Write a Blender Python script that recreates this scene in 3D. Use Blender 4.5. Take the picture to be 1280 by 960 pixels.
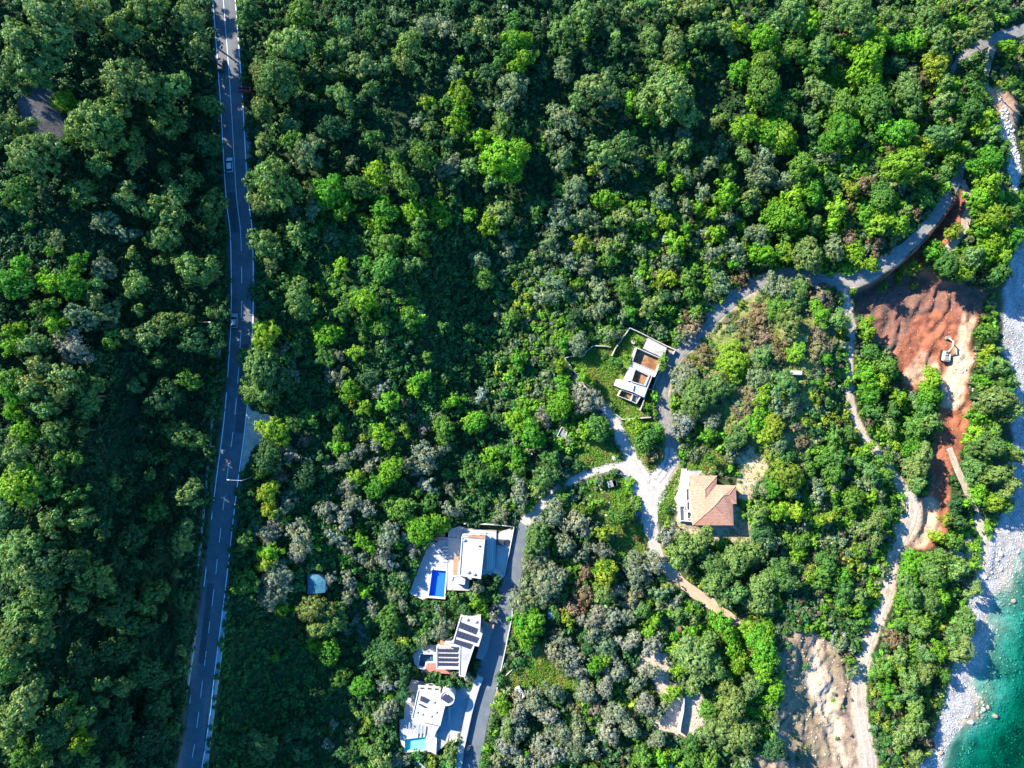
import bpy, bmesh, math, random
import numpy as np
from mathutils import Vector, Matrix
from mathutils.geometry import tessellate_polygon
random.seed(7)
RNG = np.random.default_rng(11)
for o in list(bpy.data.objects): bpy.data.objects.remove(o)
SC = bpy.context.scene
COL = SC.collection

# ------------------------------------------------------------------ camera, sky, sun, exposure
CAM_H = 235.0            # metres above the sea
K = 0.275                # metres per photo pixel at sea level
cam = bpy.data.cameras.new('camera'); camo = bpy.data.objects.new('camera', cam); COL.objects.link(camo)
camo.location = (0, 0, CAM_H); camo.rotation_euler = (0, 0, 0)
cam.sensor_fit = 'HORIZONTAL'; cam.angle = 2*math.atan(640*K/CAM_H)
cam.clip_start = 1; cam.clip_end = 6000
SC.camera = camo
SUN_EL = math.radians(33)
TRAVEL = Vector((1.0, -0.72, 0)).normalized()          # horizontal direction the light travels
world = bpy.data.worlds.new("World"); SC.world = world; world.use_nodes = True
wn = world.node_tree; bg = wn.nodes['Background']
sky = wn.nodes.new('ShaderNodeTexSky'); sky.sky_type = 'NISHITA'; sky.sun_disc = False
sky.sun_elevation = SUN_EL
sky.sun_rotation = math.atan2(-TRAVEL.x, -TRAVEL.y) % (2*math.pi)
sky.ozone_density = 6.0; sky.air_density = 1.0; sky.dust_density = 0.3
hs_=wn.nodes.new('ShaderNodeHueSaturation'); hs_.inputs['Saturation'].default_value=1.25; wn.links.new(sky.outputs[0],hs_.inputs['Color']); wn.links.new(hs_.outputs[0], bg.inputs[0]); bg.inputs[1].default_value = 0.14
sl = bpy.data.lights.new('sun', 'SUN'); so = bpy.data.objects.new('sun', sl); COL.objects.link(so)
sl.energy = 5.0; sl.angle = math.radians(0.5); sl.color = (1.0, 0.93, 0.78)
sdir = Vector((TRAVEL.x*math.cos(SUN_EL), TRAVEL.y*math.cos(SUN_EL), -math.sin(SUN_EL)))
so.rotation_euler = sdir.to_track_quat('-Z', 'Y').to_euler()
so.location = (-200, 150, 300)
vs = SC.view_settings
vs.view_transform = 'Standard'; vs.look = 'None'; vs.gamma = 1; vs.use_curve_mapping = False
vs.exposure = 1.72
SC.render.engine = 'CYCLES'
SC.cycles.max_bounces = 5; SC.cycles.diffuse_bounces = 3; SC.cycles.transparent_max_bounces = 8
SC.cycles.caustics_reflective = False; SC.cycles.caustics_refractive = False

# ------------------------------------------------------------------ photo pixel <-> place on the hillside
def xy_at(px, py, z):
    s = K*(1-z/CAM_H)
    return (px-640)*s, -(py-480)*s
def to_px(x, y, z):
    s = K*(1-z/CAM_H)
    return 640+x/s, 480-y/s

CTRL = [(-60,-60,54),(-60,240,54),(-60,480,53),(-60,720,51),(-60,1020,48),(60,0,50),(60,480,48),(60,960,43),
(150,100,42),(150,300,42),(110,470,47),(110,600,47.5),(110,750,46.5),(100,900,44),(190,520,32),(195,620,30.5),(190,740,29.5),(165,880,28.5),(150,960,29),(240,0,32),(255,200,31),(255,300,30.5),(250,400,30),(245,500,29.5),(230,650,28.5),(205,850,26.5),(195,960,26),
(280,0,29),(289,120,28.5),(296,240,27.8),(303,350,27),(301,430,26.3),(292,540,25.4),(278,650,24.5),(256,830,23),(239,960,22),
(330,0,28.6),(335,150,28),(345,300,26.6),(340,420,25.6),(345,520,24.8),(330,600,23.5),(315,700,21.5),(300,800,19.5),(285,950,17),
(420,0,27),(420,100,26),(430,300,24),(420,420,20),(400,500,19),(380,600,18),(385,720,16.5),(330,800,12.5),(335,860,8.5),(310,920,11),(400,900,6.5),(430,820,7.5),(350,960,6.5),
(550,0,24),(550,100,22),(470,300,24.5),(520,240,23),(510,320,22.5),(505,400,20.5),(500,470,17.5),(470,540,17),(570,330,12.5),(580,400,8),(590,480,6.5),(620,400,6),(560,560,8.5),(480,600,14.5),(560,620,9.2),(480,700,11.5),(495,780,7.2),(450,750,8.5),(470,950,5.5),
(580,700,8.4),(650,668,8.2),(636,740,7.5),(618,810,6.8),(597,890,6),(580,970,5.4),(565,808,7.2),(540,885,6.2),
(700,0,20),(700,100,18),(620,250,14),(660,300,10.5),(690,420,8.0),(640,560,7.6),(760,200,14),(850,100,14),(850,0,16),(900,250,9.5),(800,350,8.4),(730,470,7.8),
(860,430,7.6),(828,510,7.1),(810,600,6.6),(700,610,7.6),(815,670,6.2),(835,712,5.9),(900,765,5.6),
(950,480,13),(985,420,12.5),(1000,560,11),(940,590,8.6),(900,520,10.5),(885,460,9),(960,350,7.4),(1010,345,8.2),(1060,352,10),(1018,440,12),(1022,500,11.5),(1046,470,5.6),(1052,530,5.0),(1000,530,12),(1064,410,5.8),(1062,470,5.2),(1080,545,4.6),(1128,605,4),(1117,705,3.5),(1090,795,3),(1076,860,2.8),(1086,960,2.4),
(1010,690,5.4),(950,780,4.5),(885,625,7.2),(1130,315,12),(1100,328,11.5),(1165,280,11.5),(1190,235,9.5),(1205,75,8.2),(1280,38,8.6),(1000,100,13),(1000,0,14),(1100,150,10.5),(1130,0,11),(1180,150,7.5),
(1140,370,5),(1190,430,2.4),(1200,500,2.1),(1180,600,2.0),(1148,650,2.9),(1240,300,3.6),(1245,180,3.4),(1265,210,2.4),(1275,140,4.2),(1300,250,1.0),(1240,450,2.6),(1232,560,1.9),(1215,650,1.5),
(1262,400,1.0),(1275,480,.9),(1262,560,.8),(1247,650,.8),(1228,725,.8),(1205,800,.9),(1180,870,.9),(1155,950,1.0),(1222,770,0.3),(1195,870,.3),(1225,893,.12),(1212,885,.3),(1238,868,-.45),(1215,835,-.1),
(1275,700,-.1),(1245,745,-.25),(1240,800,-.4),(1225,860,-.5),(1200,915,-.4),(1176,960,-.2),(1300,560,-.2),(1310,400,-.4),
(1285,760,-1.3),(1268,830,-1.6),(1255,900,-2.4),(1220,960,-2.2),(1290,900,-3.2),(1340,850,-4.5),(1340,650,-2.5),(1345,400,-2.5),(1345,200,-2),(1345,1000,-5),(1260,1010,-4),
(1010,830,4.2),(1035,900,3.2),(972,880,10),(975,830,10),(960,915,8),(1000,790,8),(1000,900,4),(1060,860,3),(750,800,5.4),(700,900,4.4),(850,900,4),(640,900,5.2),(780,970,3.5),(900,900,4.4),(960,970,3.6),(1150,800,2.8),(1125,900,2.2),(1040,620,8),(1060,700,4.4),(990,740,7),(1010,770,4.2)]
C = np.array([(*xy_at(a,b,c), c) for a,b,c in CTRL])
def tps_u(r2): return 0.5*r2*np.log(r2+1e-9)
_n = len(C)
_d2 = ((C[:,None,:2]-C[None,:,:2])**2).sum(-1)
_A = np.zeros((_n+3,_n+3)); _A[:_n,:_n] = tps_u(_d2)+np.eye(_n)*60.0
_A[:_n,_n]=1; _A[:_n,_n+1:]=C[:,:2]; _A[_n,:_n]=1; _A[_n+1:,:_n]=C[:,:2].T
_w = np.linalg.solve(_A, np.concatenate([C[:,2],[0,0,0]]))
def tps(x, y):
    x = np.clip(np.asarray(x,float),-205,200); y = np.clip(np.asarray(y,float),-158,158)
    out = _w[_n]+_w[_n+1]*x+_w[_n+2]*y
    for i in range(_n): out = out+_w[i]*tps_u((x-C[i,0])**2+(y-C[i,1])**2)
    return out
def vnoise(x, y, seed):
    """smooth value noise, -1..1"""
    r = np.random.default_rng(seed).random((256,256))*2-1
    xi = np.floor(x).astype(int); yi = np.floor(y).astype(int)
    fx = x-xi; fy = y-yi; fx = fx*fx*(3-2*fx); fy = fy*fy*(3-2*fy)
    a=r[xi%256,yi%256]; b=r[(xi+1)%256,yi%256]; c=r[xi%256,(yi+1)%256]; d=r[(xi+1)%256,(yi+1)%256]
    return (a*(1-fx)+b*fx)*(1-fy)+(c*(1-fx)+d*fx)*fy
def fbm(x, y, scale, seed, oct=4):
    s=0; a=1; t=0
    for i in range(oct):
        s=s+a*vnoise(x/scale+37*i, y/scale+11*i, seed+i); t+=a; a*=.5; scale*=.5
    return s/t
def inside(px, py, poly):
    px=np.asarray(px,float); py=np.asarray(py,float)
    if px.size>20000:
        x0=min(p[0] for p in poly); x1=max(p[0] for p in poly); y0=min(p[1] for p in poly); y1=max(p[1] for p in poly)
        m=(px>=x0)&(px<=x1)&(py>=y0)&(py<=y1); r=np.zeros(px.shape,bool)
        if m.any(): r[m]=_inside(px[m],py[m],poly)
        return r
    return _inside(px,py,poly)
def _inside(px, py, poly):
    poly=np.asarray(poly,float); res=np.zeros(np.shape(px),bool); n=len(poly); j=n-1
    for i in range(n):
        xi,yi=poly[i]; xj,yj=poly[j]
        c=((yi>py)!=(yj>py))&(px<(xj-xi)*(py-yi)/(yj-yi+1e-12)+xi)
        res^=c; j=i
    return res
def seg_dist(px, py, pts):
    """distance to a polyline and the running parameter (index + fraction); far points are not worked out"""
    px=np.asarray(px,float); py=np.asarray(py,float)
    if px.size>20000:
        x0=min(p[0] for p in pts)-60; x1=max(p[0] for p in pts)+60; y0=min(p[1] for p in pts)-60; y1=max(p[1] for p in pts)+60
        m=(px>x0)&(px<x1)&(py>y0)&(py<y1); b=np.full(px.shape,1e3); t=np.zeros(px.shape)
        if m.any() and m.sum()<px.size: b[m],t[m]=_seg_dist(px[m],py[m],pts); return b,t
        if not m.any(): return b,t
    return _seg_dist(px,py,pts)
def _seg_dist(px, py, pts):
    best=np.full(np.shape(px),1e9); bt=np.zeros(np.shape(px))
    for i in range(len(pts)-1):
        ax,ay=pts[i][:2]; bx,by=pts[i+1][:2]; dx,dy=bx-ax,by-ay
        t=np.clip(((px-ax)*dx+(py-ay)*dy)/(dx*dx+dy*dy+1e-9),0,1)
        d=np.hypot(px-ax-t*dx,py-ay-t*dy); m=d<best
        best=np.where(m,d,best); bt=np.where(m,i+t,bt)
    return best,bt
def poly_dist(px, py, poly):
    """signed distance: negative inside"""
    d,_=seg_dist(px,py,list(poly)+[poly[0]])
    return np.where(inside(px,py,poly),-d,d)
def dens(pts, n=6):
    """Catmull-Rom densify"""
    P=[tuple(map(float,p)) for p in pts]; P=[P[0]]+P+[P[-1]]; out=[]
    for i in range(1,len(P)-2):
        for k in range(n):
            t=k/n; r=[]
            for d in range(len(P[i])):
                p0,p1,p2,p3=P[i-1][d],P[i][d],P[i+1][d],P[i+2][d]
                r.append(.5*(2*p1+(p2-p0)*t+(2*p0-5*p1+4*p2-p3)*t*t+(3*p1-p0-3*p2+p3)*t**3))
            out.append(tuple(r))
    out.append(P[-2]); return out

# ------------------------------------------------------------------ the plan, measured on the photograph (x, y, half width in pixels)
MAIN=[(262,-190,15),(271,-100,15),(280,0,15),(289,120,15.2),(296,240,15.2),(301.5,290,15.2),(303,350,15.2),(302.5,400,15.2),(301,430,15.2),(297,490,15),(292,540,14.8),(284,600,14.8),(278,650,14.8),(269,730,14.8),(256.5,830,14.8),(245.5,920,14.8),(239,960,14.6),(222,1080,14.5),(210,1150,14.5)]
LANE=[(1400,0,8),(1340,16,8),(1280,36,8.5),(1240,50,7.5),(1210,66,6.5),(1192,84,4),(1183,120,2.2),(1190,160,2.2),(1201,200,4),(1196,225,8),(1175,262,8),(1150,293,8),(1120,320,8),(1090,340,8),(1060,352,8.5),(1030,352,7.5),(1000,343,7),(970,346,7),(940,358,7.5),(910,380,7.5),(885,405,7.5),(860,430,8.5),(840,452,8),(829,480,8),(828,510,8),(836,540,9),(840,560,9),(836,580,9.5),(822,602,11),(812,628,9),(814,660,7.5),(821,690,7.5),(830,710,7)]
DRIVE_N=[(806,612,12),(799,592,10),(789,572,7.5),(778,550,7),(768,528,6),(750,505,5.5),(735,490,5),(722,474,4.5)]
VILLA_RD=[(806,600,9),(790,586,7),(770,583,5),(745,589,4.5),(720,598,4.5),(700,610,5),(682,626,5.5),(668,642,6.5),(656,656,8),(650,672,9),(646,700,10),(638,730,10.5),(630,765,11),(620,805,12),(610,845,13),(601,880,13.5),(592,920,14),(584,960,14.5),(570,1040,14)]
TRACK_E=[(1050,352,6),(1058,380,5),(1064,410,4.5),(1062,440,4.5),(1061,480,4.5),(1066,515,4.5),(1080,545,4.5),(1098,568,4.5),(1115,588,4.5),(1128,608,5),(1140,630,8),(1136,655,10),(1122,680,8),(1115,710,8),(1110,740,8),(1100,765,8),(1088,795,8),(1079,830,8),(1073,860,8),(1076,895,8),(1082,930,9),(1086,960,9),(1090,1040,9)]
TRACK_S=[(828,706,7),(850,727,7.5),(880,748,7),(905,766,6),(925,780,4)]
TRACK_N=[(1250,46,5),(1238,68,5),(1232,92,4),(1235,118,3.5)]
TRACK_C=[(1202,226,4),(1211,252,5),(1206,282,6),(1190,307,6),(1176,322,4)]
TRACK_B=[(1186,560,4),(1198,590,4),(1212,622,4.5),(1224,655,5.5),(1230,685,5.5),(1226,712,5)]
LAYBY=[(306,505),(318,514),(338,518),(341,532),(329,548),(316,566),(306,586),(299,596),(297,580)]
RED=[(1068,366),(1082,356),(1120,330),(1165,286),(1185,262),(1200,236),(1212,236),(1212,262),(1196,290),(1170,320),(1160,335),(1180,352),(1210,356),(1232,366),(1228,392),(1216,420),(1216,450),(1210,480),(1216,510),(1206,545),(1196,575),(1186,600),(1186,650),(1170,685),(1152,692),(1130,680),(1118,660),(1128,625),(1155,620),(1165,600),(1160,570),(1172,540),(1176,500),(1172,462),(1160,468),(1148,488),(1128,486),(1120,450),(1104,430),(1092,424),(1086,400),(1072,392)]
HAUL=[(1176,505),(1178,470),(1186,448),(1196,430),(1210,430),(1214,452),(1208,480),(1204,510),(1190,512)]
CLEARING=[(1128,628),(1160,620),(1172,635),(1168,665),(1156,690),(1136,680),(1124,692),(1114,700),(1118,660)]
QUARRY=[(975,800),(985,790),(1010,786),(1050,812),(1062,840),(1064,880),(1072,920),(1080,975),(930,975),(945,940),(965,920),(976,880),(974,840)]
BEACH=[(1258,340),(1270,310),(1300,290),(1330,500),(1310,700),(1290,700),(1262,730),(1255,770),(1243,800),(1236,830),(1228,870),(1205,905),(1185,945),(1170,990),(1140,990),(1165,930),(1180,880),(1190,830),(1200,790),(1216,740),(1230,690),(1246,655),(1260,620),(1265,560),(1268,500),(1254,440),(1254,390)]
ROCKS_N=[(1250,124),(1258,128),(1266,160),(1272,185),(1276,215),(1274,240),(1266,238),(1259,212),(1257,190),(1245,174),(1251,158)]
DIRT_N=[(1232,112),(1256,108),(1275,140),(1275,166),(1262,150),(1246,140)]
SANDY_E=[(915,570),(945,560),(965,575),(962,590),(945,605),(940,625),(925,620),(925,590)]
YARD_T=[(845,590),(862,582),(880,590),(925,640),(935,660),(950,672),(925,682),(870,668),(835,672),(840,655),(846,640),(842,615)]
BARE_S=[(800,820),(815,812),(832,820),(832,850),(850,862),(862,868),(880,868),(878,890),(880,920),(862,925),(838,918),(812,905),(830,880),(818,862),(810,840),(796,838)]
LANE_S=[(826,722),(838,722),(836,800),(838,850),(830,856),(824,840),(828,800)]
GRASS=[[(726,590),(720,560),(738,545),(760,552),(776,568),(780,578),(745,584)],
 [(776,530),(812,522),(826,526),(834,560),(828,582),(812,590),(798,572),(786,552)],
 [(722,610),(760,592),(780,596),(792,640),(804,660),(808,695),(790,705),(770,690),(765,660),(745,650),(738,625)],
 [(836,600),(852,580),(870,575),(900,560),(915,580),(900,590),(850,592),(842,640),(824,650),(822,625)],
 [(707,448),(730,440),(788,412),(810,425),(800,440),(780,470),(775,495),(798,508),(806,520),(775,522),(765,512),(735,488)],
 [(664,855),(668,835),(690,820),(706,840),(725,860),(700,865),(680,870)],
 [(640,765),(668,776),(672,806),(660,812),(640,796)],
 [(880,765),(930,770),(965,785),(972,810),(960,850),(945,845),(925,810),(890,790)],
 [(628,850),(640,836),(668,812),(676,800),(690,812),(684,840),(664,858),(640,860)],
 [(818,700),(826,690),(840,715),(850,740),(840,745)]]
KNOLL=[(985,358),(1005,360),(1045,385),(1050,420),(1040,440),(1020,500),(1010,560),(985,600),(940,560),(900,540),(860,530),(845,500),(840,470),(880,420),(930,380)]
BRUSH_W=[(270,745),(300,760),(380,790),(440,880),(440,960),(260,960)]

# pads: (outline, ground level)
T_A=[(512,741),(538.5,672.5),(560,660),(575,655),(640,658),(642,662),(630,720),(616,712),(609,717),(586,722),(586,739),(559,738),(557,749),(535,746),(528,749.5)]
T_B=[(519,806),(546,800),(565,806),(577,770),(602,773),(618,782),(610,805),(600,815),(588,845),(566,850),(546,842),(525,838),(517,830)]
T_C=[(514,849),(526,851),(548,858),(590,859),(590,864),(577,914),(567,925),(560,940),(546,944),(540,940),(505,939),(499.5,923),(499.5,899),(505,899),(504.5,876)]
U_P=[(783,420),(810,422),(834,434),(838,462),(800,508),(766,484)]
U_T=[(856,594),(896,594),(922,606),(921,633),(917,657),(856,657),(848,650),(848,622)]
PADS=[(T_A,6.6),(T_B,5.4),(T_C,4.3),(U_P,7.3),(U_T,7.2)]
ROADS=[MAIN,LANE,DRIVE_N,VILLA_RD,TRACK_E,TRACK_S]

# ------------------------------------------------------------------ terrain grid
def axis(lo, hi, step):
    a=list(np.arange(lo,hi+step/2,step)); l=[];h=[]; s=step*3; p=lo
    while p>-2600: p-=s; s*=1.5; l.append(p)
    s=step*3; p=hi
    while p<2600: p+=s; s*=1.5; h.append(p)
    return np.array(l[::-1]+a+h)
GX=axis(-186,186,.75); GY=axis(-139,139,.75)
XX,YY=np.meshgrid(GX,GY,indexing='ij')
Z=tps(XX,YY)
PX,PY=to_px(XX,YY,Z)
def sstep(a,b,x):
    t=np.clip((x-a)/(b-a),0,1); return t*t*(3-2*t)
Z=Z+fbm(XX,YY,16,3,3)*0.8*sstep(1.2,4,Z)
# the cut: the red earth pit falls to a bench by the beach
dr=poly_dist(PX,PY,RED)+fbm(XX,YY,5,21,3)*5
base_red=1.2+np.clip((480-PY)/130,0,1)*.6+np.clip((1150-PX)/60,0,1)*1.2+fbm(XX,YY,9,71,3)*1.6
red_in=sstep(6,-8,dr)
Z=np.where(PX>1060, Z*(1-red_in)+np.minimum(Z,base_red+np.abs(fbm(XX*1.0-YY*.35,YY*.3,4.0,31,4))*2.6+fbm(XX,YY,2.2,32,3)*.7)*red_in, Z)
# gullies of the eroded slope
q=poly_dist(PX,PY,QUARRY); qi=sstep(8,-6,q)
gul=np.abs(fbm((XX+YY*.22+fbm(XX,YY,10,5,3)*6)*1.0,YY*.22,4.5,77,4))
Z=Z+qi*(gul*3.4-0.9+fbm(XX,YY,2.5,9,3)*0.9)
# furrows on the haul road ramp
hi_=sstep(3,-3,poly_dist(PX,PY,[(1196,424),(1204,385),(1214,384),(1226,392),(1212,440),(1200,460)]))
Z=Z+hi_*1.2*np.abs(vnoise((XX+YY*0.25)/2.6,YY/30.,5))
for pl in ROADS+[TRACK_N,TRACK_C,TRACK_B]:
    P2=dens([p for p in pl],3)
    cz=np.array([tps(*xy_at(p[0],p[1],8.0)) if pl is not MAIN else tps(*xy_at(p[0],p[1],25.0)) for p in P2])
    cz=np.convolve(np.pad(cz,3,mode='edge'),np.ones(7)/7,mode='valid')
    d,t=seg_dist(PX,PY,P2)
    hw=np.interp(t,np.arange(len(P2)),[p[2] for p in P2]); zz=np.interp(t,np.arange(len(P2)),cz)
    w=sstep(12,1.5,d-hw); 
    Z=Z*(1-w)+zz*w
SURF=Z.copy()
for poly,pz in PADS:
    w=sstep(1.5,-1.0,poly_dist(PX,PY,poly)); Z=Z*(1-w)+pz*w
# shore boulders bed, sea bed
sea=sstep(1.4,0,Z)
Z=Z+sea*(fbm(XX,YY,3.5,55,4)*0.35+fbm(XX,YY,14,58,2)*0.5*sstep(0,-2,Z))
Z=Z+fbm(XX,YY,1.8,66,2)*0.07*sstep(0,1,np.minimum(np.abs(PX-290)-20,5))
for pl in (MAIN,LANE,VILLA_RD,DRIVE_N):
    pass
PX,PY=to_px(XX,YY,Z)
def hz(x,y,G=None):
    G=Z if G is None else G
    x=np.asarray(x,float); y=np.asarray(y,float)
    i=np.clip(np.searchsorted(GX,x)-1,0,len(GX)-2); j=np.clip(np.searchsorted(GY,y)-1,0,len(GY)-2)
    u=np.clip((x-GX[i])/(GX[i+1]-GX[i]),0,1); v=np.clip((y-GY[j])/(GY[j+1]-GY[j]),0,1)
    return (G[i,j]*(1-u)+G[i+1,j]*u)*(1-v)+(G[i,j+1]*(1-u)+G[i+1,j+1]*u)*v
import bisect
_gx=list(GX); _gy=list(GY)
def _hz1(x,y,G):
    i=min(max(bisect.bisect_left(_gx,x)-1,0),len(_gx)-2); j=min(max(bisect.bisect_left(_gy,y)-1,0),len(_gy)-2)
    u=min(max((x-_gx[i])/(_gx[i+1]-_gx[i]),0),1); v=min(max((y-_gy[j])/(_gy[j+1]-_gy[j]),0),1)
    return float((G[i,j]*(1-u)+G[i+1,j]*u)*(1-v)+(G[i,j+1]*(1-u)+G[i+1,j+1]*u)*v)
def P(px,py,lift=0.0,G=None):
    """the point of the hillside seen at a photo pixel; lift = height above ground of the thing seen there"""
    z=8.0; G=Z if G is None else G
    for _ in range(16):
        x,y=xy_at(px,py,max(z+lift,-8)); z1=_hz1(x,y,G)
        if abs(z1-z)<.002: break
        z=0.4*z+0.6*z1
    return Vector((x,y,_hz1(x,y,G)))

# ------------------------------------------------------------------ material helpers
def new_mat(name):
    m=bpy.data.materials.new(name); m.use_nodes=True; nt=m.node_tree
    return m,nt,nt.nodes['Principled BSDF']
def N(nt,t,**kw):
    n=nt.nodes.new(t)
    for k,v in kw.items():
        if hasattr(n,k): setattr(n,k,v)
        else: n.inputs[k].default_value=v
    return n
def mat(name,col,rough=.8,var=.15,scale=.6,bump=0.0,bscale=3.0,spec=.3,metal=0,dirt=None):
    m,nt,b=new_mat(name)
    tc=N(nt,'ShaderNodeNewGeometry')
    n1=N(nt,'ShaderNodeTexNoise',Scale=scale,Detail=6.0,Roughness=.65); nt.links.new(tc.outputs['Position'],n1.inputs['Vector'])
    r=N(nt,'ShaderNodeMapRange'); r.inputs['From Min'].default_value=.3; r.inputs['From Max'].default_value=.7
    r.inputs['To Min'].default_value=1-var; r.inputs['To Max'].default_value=1+var
    nt.links.new(n1.outputs['Fac'],r.inputs['Value'])
    mx=N(nt,'ShaderNodeVectorMath',operation='SCALE'); mx.inputs[0].default_value=col; nt.links.new(r.outputs[0],mx.inputs['Scale'])
    last=mx.outputs[0]
    if dirt:
        n2=N(nt,'ShaderNodeTexNoise',Scale=.25,Detail=8.0,Roughness=.7); nt.links.new(tc.outputs['Position'],n2.inputs['Vector'])
        r2=N(nt,'ShaderNodeMapRange'); r2.inputs['From Min'].default_value=.5; r2.inputs['From Max'].default_value=.68; nt.links.new(n2.outputs['Fac'],r2.inputs['Value'])
        mm=N(nt,'ShaderNodeMix',data_type='RGBA'); nt.links.new(r2.outputs[0],mm.inputs[0]); nt.links.new(last,mm.inputs[6]); mm.inputs[7].default_value=(*dirt,1); last=mm.outputs[2]
    nt.links.new(last,b.inputs['Base Color'])
    b.inputs['Roughness'].default_value=rough; b.inputs['Specular IOR Level'].default_value=spec; b.inputs['Metallic'].default_value=metal
    if bump:
        n3=N(nt,'ShaderNodeTexNoise',Scale=bscale,Detail=5.0); nt.links.new(tc.outputs['Position'],n3.inputs['Vector'])
        bp=N(nt,'ShaderNodeBump',Strength=bump,Distance=.3); nt.links.new(n3.outputs['Fac'],bp.inputs['Height']); nt.links.new(bp.outputs[0],b.inputs['Normal'])
    return m
M={}
M['asphalt']=mat('asphalt',(.10,.105,.115),.8,.22,.35,.1,8,dirt=(.13,.132,.135))
M['lane']=mat('worn_shaded_lane',(.17,.162,.152),.9,.28,.9,.3,4,dirt=(.25,.215,.18))  # lane darkened in its colour for the tree shade over it
M['villa_lane']=mat('lane_asphalt',(.10,.115,.13),.85,.15,.3,.1,5,dirt=(.15,.155,.16))
M['lit_apron']=mat('pale_sunlit_junction',(.35,.32,.285),.9,.16,.5,.25,6,dirt=(.42,.365,.31))  # the sunlit stretch of the lane: brightness put into the colour
M['layby']=mat('sandy_gravel',(.42,.34,.26),.95,.25,.9,.6,3,dirt=(.32,.25,.19))
M['patch']=mat('asphalt_patch',(.066,.070,.078),.85,.15,.8,.1,8)
M['rutdirt']=mat('packed_track',(.43,.37,.30),.95,.3,1.2,.4,3,dirt=(.30,.24,.19))
M['rutlane']=mat('packed_lane',(.21,.20,.185),.95,.25,1.2,.3,3)
M['gravel']=mat('pale_gravel',(.37,.31,.245),.95,.35,1.0,.8,3,dirt=(.25,.19,.14))
M['dirt']=mat('brown_dirt',(.42,.28,.19),.95,.2,.5,.5,3)
M['paint']=mat('road_paint',(.82,.82,.82),.7,.15,1.5)
M['white']=mat('white_render',(.46,.44,.41),.8,.06,.8)
M['roofwhite']=mat('roof_membrane',(.42,.39,.36),.8,.12,.5,dirt=(.32,.29,.26))
M['concrete']=mat('raw_concrete',(.34,.32,.30),.9,.2,.8,.15,4,dirt=(.25,.23,.21))
M['paving']=mat('terrace_paving',(.33,.32,.31),.8,.14,.5,.1,4,dirt=(.26,.25,.24))
M['paving_dark']=mat('drive_paving',(.20,.20,.20),.85,.15,.5,.1,4)
M['courtyard']=mat('shaded_courtyard_tiles',(.20,.26,.29),.7,.12,.5)  # blue cast of the shaded yard put into the tile colour
M['redtile']=mat('red_terrace_tiles',(.38,.14,.11),.8,.15,1)
M['brown']=mat('rusty_brown_floor',(.19,.085,.035),.9,.35,.5,dirt=(.30,.19,.12))
M['wood']=mat('timber',(.30,.17,.10),.8,.2,1)
M['stone']=mat('shore_stone',(.34,.33,.31),.9,.2,.8,.4,3)
M['whitestone']=mat('white_rock',(.48,.46,.43),.9,.15,.8,.4,3)
M['tanstone']=mat('tan_boulder',(.27,.20,.15),.9,.15,.8,.4,3)
M['bark']=mat('bark',(.10,.075,.055),.95,.25,2)
M['darkmetal']=mat('dark_metal',(.05,.05,.055),.5,.1,2,metal=.3)
M['redpaint']=mat('red_paint',(.16,.03,.04),.6,.15,2)
M['greymetal']=mat('galvanised_metal',(.45,.46,.47),.45,.1,2,metal=.5)
M['glass']=mat('dark_glass',(.03,.04,.05),.08,.05,1,spec=.8)
M['tarp']=mat('blue_tarp',(.03,.12,.17),.6,.35,.9,.3,1.5,dirt=(.07,.09,.13))
M['panel']=mat('solar_cells',(.035,.04,.06),.25,.15,3,spec=.5)
M['rubber']=mat('rubber',(.02,.02,.02),.8,.1,3)
M['pooltile']=mat('blue_pool_tile',(.02,.14,.62),.5,.06,2)
M['turqtile']=mat('turquoise_pool_tile',(.18,.62,.55),.5,.06,2)
M['darktile']=mat('slate_pool_tile',(.05,.09,.12),.5,.06,2)
def car_paint(n,c): 
    m=mat(n,c,.35,.05,1,spec=.5); return m
M['car_grey']=car_paint('grey_car_paint',(.36,.38,.40)); M['car_white']=car_paint('white_car_paint',(.60,.60,.60))
M['car_black']=car_paint('black_car_paint',(.03,.03,.035)); M['car_blue']=car_paint('blue_car_paint',(.05,.09,.18))
M['exc']=car_paint('excavator_paint',(.42,.40,.31)); M['excdark']=car_paint('excavator_grey',(.20,.20,.18))
# roof tiles
m,nt,b=new_mat('terracotta_tiles')
g=N(nt,'ShaderNodeNewGeometry'); w=N(nt,'ShaderNodeTexBrick',Scale=1.0); w.inputs['Brick Width'].default_value=.7; w.inputs['Row Height'].default_value=.5; w.inputs['Mortar Size'].default_value=.06
w.inputs['Color1'].default_value=(.52,.27,.17,1); w.inputs['Color2'].default_value=(.36,.16,.10,1); w.inputs['Mortar'].default_value=(.25,.11,.07,1)
nt.links.new(g.outputs['Position'],w.inputs['Vector']); n1=N(nt,'ShaderNodeTexNoise',Scale=.7,Detail=5.0); nt.links.new(g.outputs['Position'],n1.inputs['Vector'])
mm=N(nt,'ShaderNodeMix',data_type='RGBA'); mm.inputs[0].default_value=.3; nt.links.new(w.outputs[0],mm.inputs[6]); mm.inputs[7].default_value=(.50,.26,.17,1)
nt.links.new(mm.outputs[2],b.inputs['Base Color']); b.inputs['Roughness'].default_value=.85
bp=N(nt,'ShaderNodeBump',Strength=.5,Distance=.08); nt.links.new(w.outputs['Fac'],bp.inputs['Height']); nt.links.new(bp.outputs[0],b.inputs['Normal']); M['tiles']=m
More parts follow.
